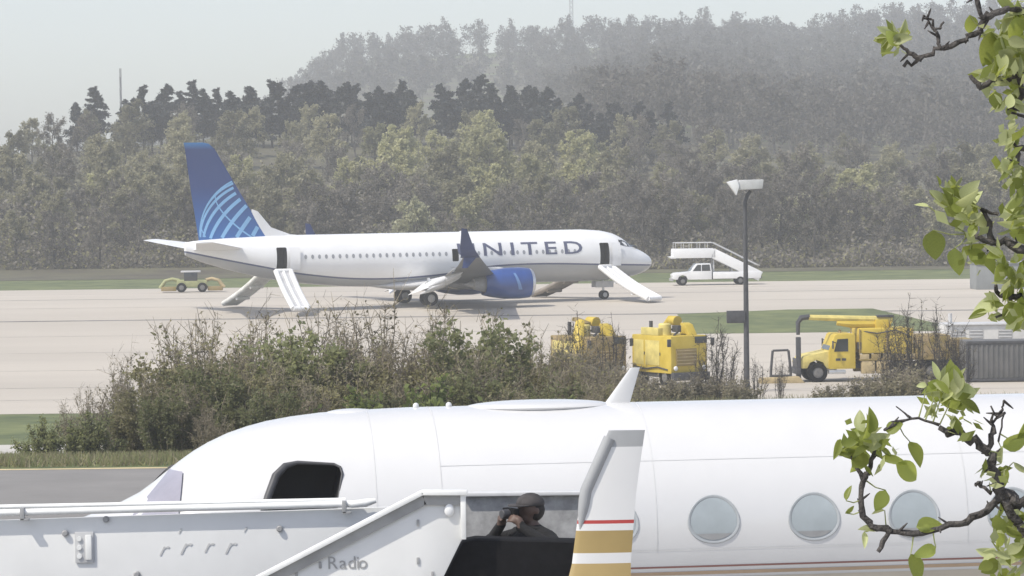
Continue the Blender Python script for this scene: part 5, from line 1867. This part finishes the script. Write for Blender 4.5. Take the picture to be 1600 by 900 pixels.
# ------------------------------------------------------------------ pear tree branch in front
def pear_tree():
    rng = random.Random(21)
    D = 4.2
    root = empty('pear_tree', (1.85, D + 0.25, 0.0))
    base = Vector(root.location)
    L = lambda p: p - base
    def path(pts, r0, r1, jag=0.5, name='branch'):
        P = []
        for i, (px, py, *dd) in enumerate(pts):
            d = D + (dd[0] if dd else 0)
            P.append(L(at(px, py, d)))
        out, rad = [], []
        n = len(P)
        for i in range(n - 1):
            for k in range(4):
                t = k / 4
                p = P[i].lerp(P[i + 1], t)
                if 0 < i * 4 + k: p = p + Vector((rng.gauss(0, 1), rng.gauss(0, 1), rng.gauss(0, 1))) * 0.0015 * jag
                out.append(p)
                f = (i + t) / (n - 1)
                rad.append((r0 + (r1 - r0) * f) * rng.uniform(0.85, 1.2))
        out.append(P[-1]); rad.append(r1)
        MB().tube(out, rad, 8).build(name, M['pear_bark'], root, sm=R(60))
        return out
    # trunk and limbs stand outside the frame, to the right
    trunk = [Vector((0, 0, 0)), Vector((0.03, 0.02, 2.2)), Vector((-0.05, 0, 4.6)), Vector((-0.12, 0, 6.6)), Vector((-0.1, 0, 7.6))]
    MB().tube(trunk, [0.11, 0.095, 0.075, 0.045, 0.015], 12).build('trunk', M['pear_bark'], root, sm=R(60))
    W = 0.0029
    def limb_to(px, py, z_on):           # from the trunk to the right edge of the frame
        e = L(at(px, py, D))
        s = Vector((-0.09, 0, z_on))
        m = s.lerp(e, 0.5) + Vector((0, 0.02, 0.03))
        MB().tube([s, m, e], [0.02, 0.013, W * 2.0], 8).build('limb', M['pear_bark'], root, sm=R(60))
    limb_to(1625, 100, 6.2); limb_to(1625, 235, 6.1); limb_to(1625, 398, 5.95); limb_to(1625, 470, 5.9); limb_to(1640, 815, 5.5); limb_to(1635, 20, 6.35)
    paths = []
    P = paths.append
    P(path([(1625, 20), (1575, 12, -.05), (1535, 30, -.05), (1522, -15, -.05)], W * 1.8, W))
    P(path([(1545, 20), (1530, 50), (1500, 64), (1470, 78), (1438, 92), (1412, 104)], W * 1.5, W * .8, 1.5))
    P(path([(1440, 92), (1420, 82), (1406, 70)], W * 1.3, W * .7))
    P(path([(1470, 76), (1462, 52), (1455, 30)], W * 1.0, W * .5, 1.3))
    P(path([(1460, 50), (1475, 34)], W * .7, W * .4)); P(path([(1458, 46), (1444, 24)], W * .5, W * .25))
    P(path([(1625, 100), (1590, 112), (1560, 130), (1530, 136), (1516, 118)], W * 2, W * .9, 1.3))
    P(path([(1590, 112), (1598, 150), (1580, 168)], W * 1.6, W * .8)); P(path([(1625, 190), (1580, 176)], W, W * .5))
    P(path([(1625, 235), (1592, 232), (1588, 255), (1575, 268)], W * 1.6, W * .8, 1.3)); P(path([(1625, 300), (1588, 302)], W * 1.6, W * .8))
    P(path([(1625, 398), (1580, 384), (1545, 378), (1512, 366)], W * 2.2, W * 1.0, 1.2))
    P(path([(1550, 376), (1546, 345), (1532, 326)], W * 1.6, W * .7, 1.2)); P(path([(1560, 335), (1540, 330)], W * .8, W * .4))
    P(path([(1625, 470), (1585, 462), (1562, 466), (1556, 445)], W * 1.8, W * .8, 1.4)); P(path([(1580, 462), (1570, 490), (1548, 500)], W * .9, W * .4))
    P(path([(1640, 815), (1600, 788), (1566, 772), (1556, 748), (1550, 712), (1526, 690), (1500, 678), (1468, 668)], W * 3.2, W * 1.3, 1.6))
    P(path([(1566, 772), (1540, 800), (1500, 818), (1440, 833), (1392, 832), (1372, 862)], W * 2.0, W * 1.0, 0.8))
    P(path([(1392, 832), (1362, 822), (1346, 800), (1346, 765), (1354, 738)], W * 1.6, W * 1.2, 1.0)); P(path([(1352, 750), (1338, 730), (1328, 700)], W * 1.2, W * .6))
    P(path([(1356, 742), (1362, 716), (1368, 700)], W * 1.3, W * .6)); P(path([(1545, 700), (1552, 668), (1548, 634)], W * 1.4, W * .4, 1.4))
    P(path([(1552, 660), (1566, 640), (1568, 626)], W * .6, W * .4)); P(path([(1560, 690), (1570, 645)], W * .5, W * .3)); P(path([(1468, 664), (1425, 652), (1382, 672)], W * .7, W * .45)); P(path([(1420, 652), (1400, 635)], W * .5, W * .3))
    P(path([(1558, 760), (1580, 800), (1605, 840), (1615, 900)], W * 2.6, W * 2, 1.0)); P(path([(1548, 768), (1530, 755), (1524, 760)], W * .9, W * .6, 1.5))
    # spurs and buds
    for pts in list(paths):
        for p in pts[2:]:
            if rng.random() < 0.30:
                d = Vector((rng.gauss(0, 1), rng.gauss(0, 0.6), rng.gauss(0.1, 1))).normalized()
                l = rng.uniform(0.006, 0.020)
                MB().tube([p, p + d * l * 0.6, p + d * l], [W * .7, W * .55, W * .25], 6).build('spur', M['pear_bark'], root, sm=R(60))
    # leaf shapes: ovate, folded along the midrib, curled
    def leaf_mesh(w, fold, curl, mm):
        vs, fs = [], []
        n = 7
        for i in range(n + 1):
            t = i / n
            ww = w * (math.sin(math.pi * t ** 0.75) ** 0.8 if 0 < t < 1 else 0.02) * 0.5
            z = curl * t * t
            vs += [(t, -ww, z + fold * ww), (t, 0, z), (t, ww, z + fold * ww)]
        for i in range(n):
            for j in range(2): fs.append((i * 3 + j, i * 3 + j + 1, i * 3 + j + 4, i * 3 + j + 3))
        me = MB().add(vs, fs).mesh('leaf', mm)
        smooth(me)
        return me
    lm = [leaf_mesh(w, f, c, M['pear_leaf']) for w, f, c in ((0.68, 0.25, -0.2), (0.6, 0.5, -0.35), (0.74, 0.2, 0.1), (0.4, 0.9, -0.1))]
    lp = [leaf_mesh(w, f, c, M['pear_leaf_pale']) for w, f, c in ((0.62, 0.4, -0.3), (0.34, 1.0, 0.15), (0.55, 0.7, -0.1))]
    def leaf(px, py, size_px, ang=None, pale=False, face=None, k=None, dd=0.0, petiole=True):
        """size in photo pixels; ang = direction of the tip in the picture plane (deg, 90 = up)."""
        me = (lp if pale else lm)
        me = me[rng.randrange(len(me)) if k is None else k]
        o = link('leaf', me, root)
        s = size_px * 0.74 / F_PX * D
        a = R(rng.uniform(0, 360) if ang is None else ang)
        tip = Vector((math.cos(a), rng.uniform(-0.5, 0.5), math.sin(a))).normalized()
        nrm = Vector((rng.gauss(0, 0.75), -1, rng.gauss(0.35, 0.75))) if face is None else Vector(face)
        yv = nrm.cross(tip).normalized()
        zv = tip.cross(yv).normalized()
        p = L(at(px, py, D + dd)) - tip * s * 0.5
        q = p
        best, bd = None, 0.07
        for pts in paths:
            for b_ in pts:
                dd_ = (b_ - q).length
                if dd_ < bd: best, bd = b_, dd_
        if best is not None and bd > 0.012 and petiole:
            MB().tube([best, best.lerp(q, 0.5) + Vector((0, 0, -0.003)), q], [0.0011, 0.0008, 0.0007], 4).build('petiole', M['pear_leaf_pale'], root)
        o.matrix_local = Matrix((( tip.x * s, yv.x * s, zv.x * s, p.x), (tip.y * s, yv.y * s, zv.y * s, p.y), (tip.z * s, yv.z * s, zv.z * s, p.z), (0, 0, 0, 1)))
        return o
    def cluster(px, py, n, r, size, up=None, pale=0.4):
        for i in range(int(n * 1.22)):
            a = rng.uniform(0, 360) if up is None else rng.gauss(up, 55)
            q = rng.random() ** 0.7 * r
            x, y = px + q * math.cos(R(a)), py - q * math.sin(R(a)) * 0.9
            leaf(x, y, size * rng.uniform(0.6, 1.2), a + rng.gauss(0, 25), rng.random() < pale, dd=rng.uniform(-0.05, 0.05), petiole=False)
    cluster(1403, 62, 11, 24, 40, 95, 0.6)
    cluster(1568, 70, 14, 45, 58); cluster(1590, 25, 9, 28, 55); cluster(1590, 110, 7, 25, 48, None, 0.6); cluster(1550, 120, 8, 25, 36, None, 0.7)
    leaf(1545, 78, 78, -95, False, k=0); leaf(1517, 40, 50, -80, False, k=1); leaf(1556, 158, 44, -85, False, k=0)
    cluster(1578, 158, 9, 22, 34, None, 0.7); cluster(1583, 215, 9, 22, 38, None, 0.8); cluster(1572, 256, 5, 14, 36, -100, 0.8); cluster(1590, 285, 6, 18, 36)
    cluster(1492, 320, 16, 34, 52, 90, 0.55); leaf(1460, 382, 66, -82, False, k=2); leaf(1497, 408, 62, -75, False, k=2); leaf(1530, 402, 50, -40, False, k=0)
    leaf(1440, 323, 32, 180, True, k=1); leaf(1466, 282, 24, 100, False, k=3); leaf(1498, 282, 26, 60, True, k=1)
    cluster(1520, 345, 8, 26, 40, None, 0.7); cluster(1585, 345, 8, 28, 60, None, 0.3); cluster(1590, 320, 5, 24, 48); cluster(1570, 410, 10, 30, 40, None, 0.6); cluster(1590, 440, 8, 25, 46)
    leaf(1542, 478, 62, 190, True, k=0); leaf(1528, 492, 46, 200, False, k=3); leaf(1580, 490, 62, -88, False, k=0); leaf(1562, 430, 40, -70, True); cluster(1600, 490, 6, 25, 44)
    cluster(1482, 622, 18, 38, 62, 85, 0.35); leaf(1462, 580, 0.1 + 44, 110, True, k=1); leaf(1478, 588, 56, 80, True, k=1); leaf(1502, 592, 50, 55, True, k=1)
    leaf(1432, 708, 60, -62, False, k=0); leaf(1398, 668, 42, 20, False); leaf(1440, 602, 22, 180, True, k=0)
    cluster(1360, 692, 16, 46, 54, None, 0.2); leaf(1308, 702, 48, 250, False, k=3); leaf(1332, 700, 46, -110, False); leaf(1360, 668, 36, 95, False, k=3); leaf(1420, 738, 72, -35, False, k=1); leaf(1396, 722, 60, -20, False, k=2)
    leaf(1375, 782, 50, -120, False, k=2); leaf(1372, 802, 34, 200, True); leaf(1326, 770, 36, 70, False, k=3); leaf(1328, 796, 26, 35, False, k=3); leaf(1350, 845, 40, -95, True, k=1)
    leaf(1452, 820, 56, 10, False, k=0); leaf(1446, 862, 50, 200, False, k=1); leaf(1432, 888, 66, -70, False, k=0); leaf(1355, 828, 40, 170, True)
    leaf(1588, 690, 64, 25, False, k=0); leaf(1598, 670, 50, 60, False); leaf(1562, 712, 40, 100, True); leaf(1566, 745, 46, -80, False); leaf(1552, 708, 36, 160, True); leaf(1598, 730, 44, -30, True)
    cluster(1572, 820, 7, 26, 44, None, 0.3); cluster(1575, 870, 18, 40, 46, None, 0.5); leaf(1560, 800, 46, -100, False)
    # small unfolding leaves and bud scales, too many and too small to count
    nr = np.random.default_rng(4)
    spots = [(1403, 62, 26), (1568, 70, 48), (1590, 25, 30), (1590, 110, 28), (1550, 120, 28), (1578, 158, 26), (1583, 215, 24), (1572, 256, 18), (1590, 285, 22), (1492, 320, 36), (1520, 345, 30),
             (1585, 345, 30), (1570, 410, 34), (1590, 440, 28), (1600, 490, 26), (1482, 622, 40), (1360, 692, 48), (1572, 820, 28), (1575, 870, 42), (1530, 400, 30), (1560, 480, 26), (1550, 740, 24), (1505, 660, 26)]
    cs = []
    for px, py, r in spots:
        for i in range(18):
            q, a = r * nr.random() ** 0.6, nr.random() * 6.28
            cs.append(L(at(px + q * math.cos(a), py + q * math.sin(a), D + nr.uniform(-0.05, 0.05))))
    co = leaf_quads(nr, np.array([tuple(c) for c in cs]), 0.0125, 1.9)
    yl = link('young_leaves', quad_mesh('young_leaves', co, 4, [M['pear_leaf_pale'], M['pear_leaf']], nr.integers(0, 2, len(cs))), root)
    tag(yl, kind='stuff')
    tag(root, 'budding pear tree with young green leaves on crooked dark branches', 'tree')


pear_tree()
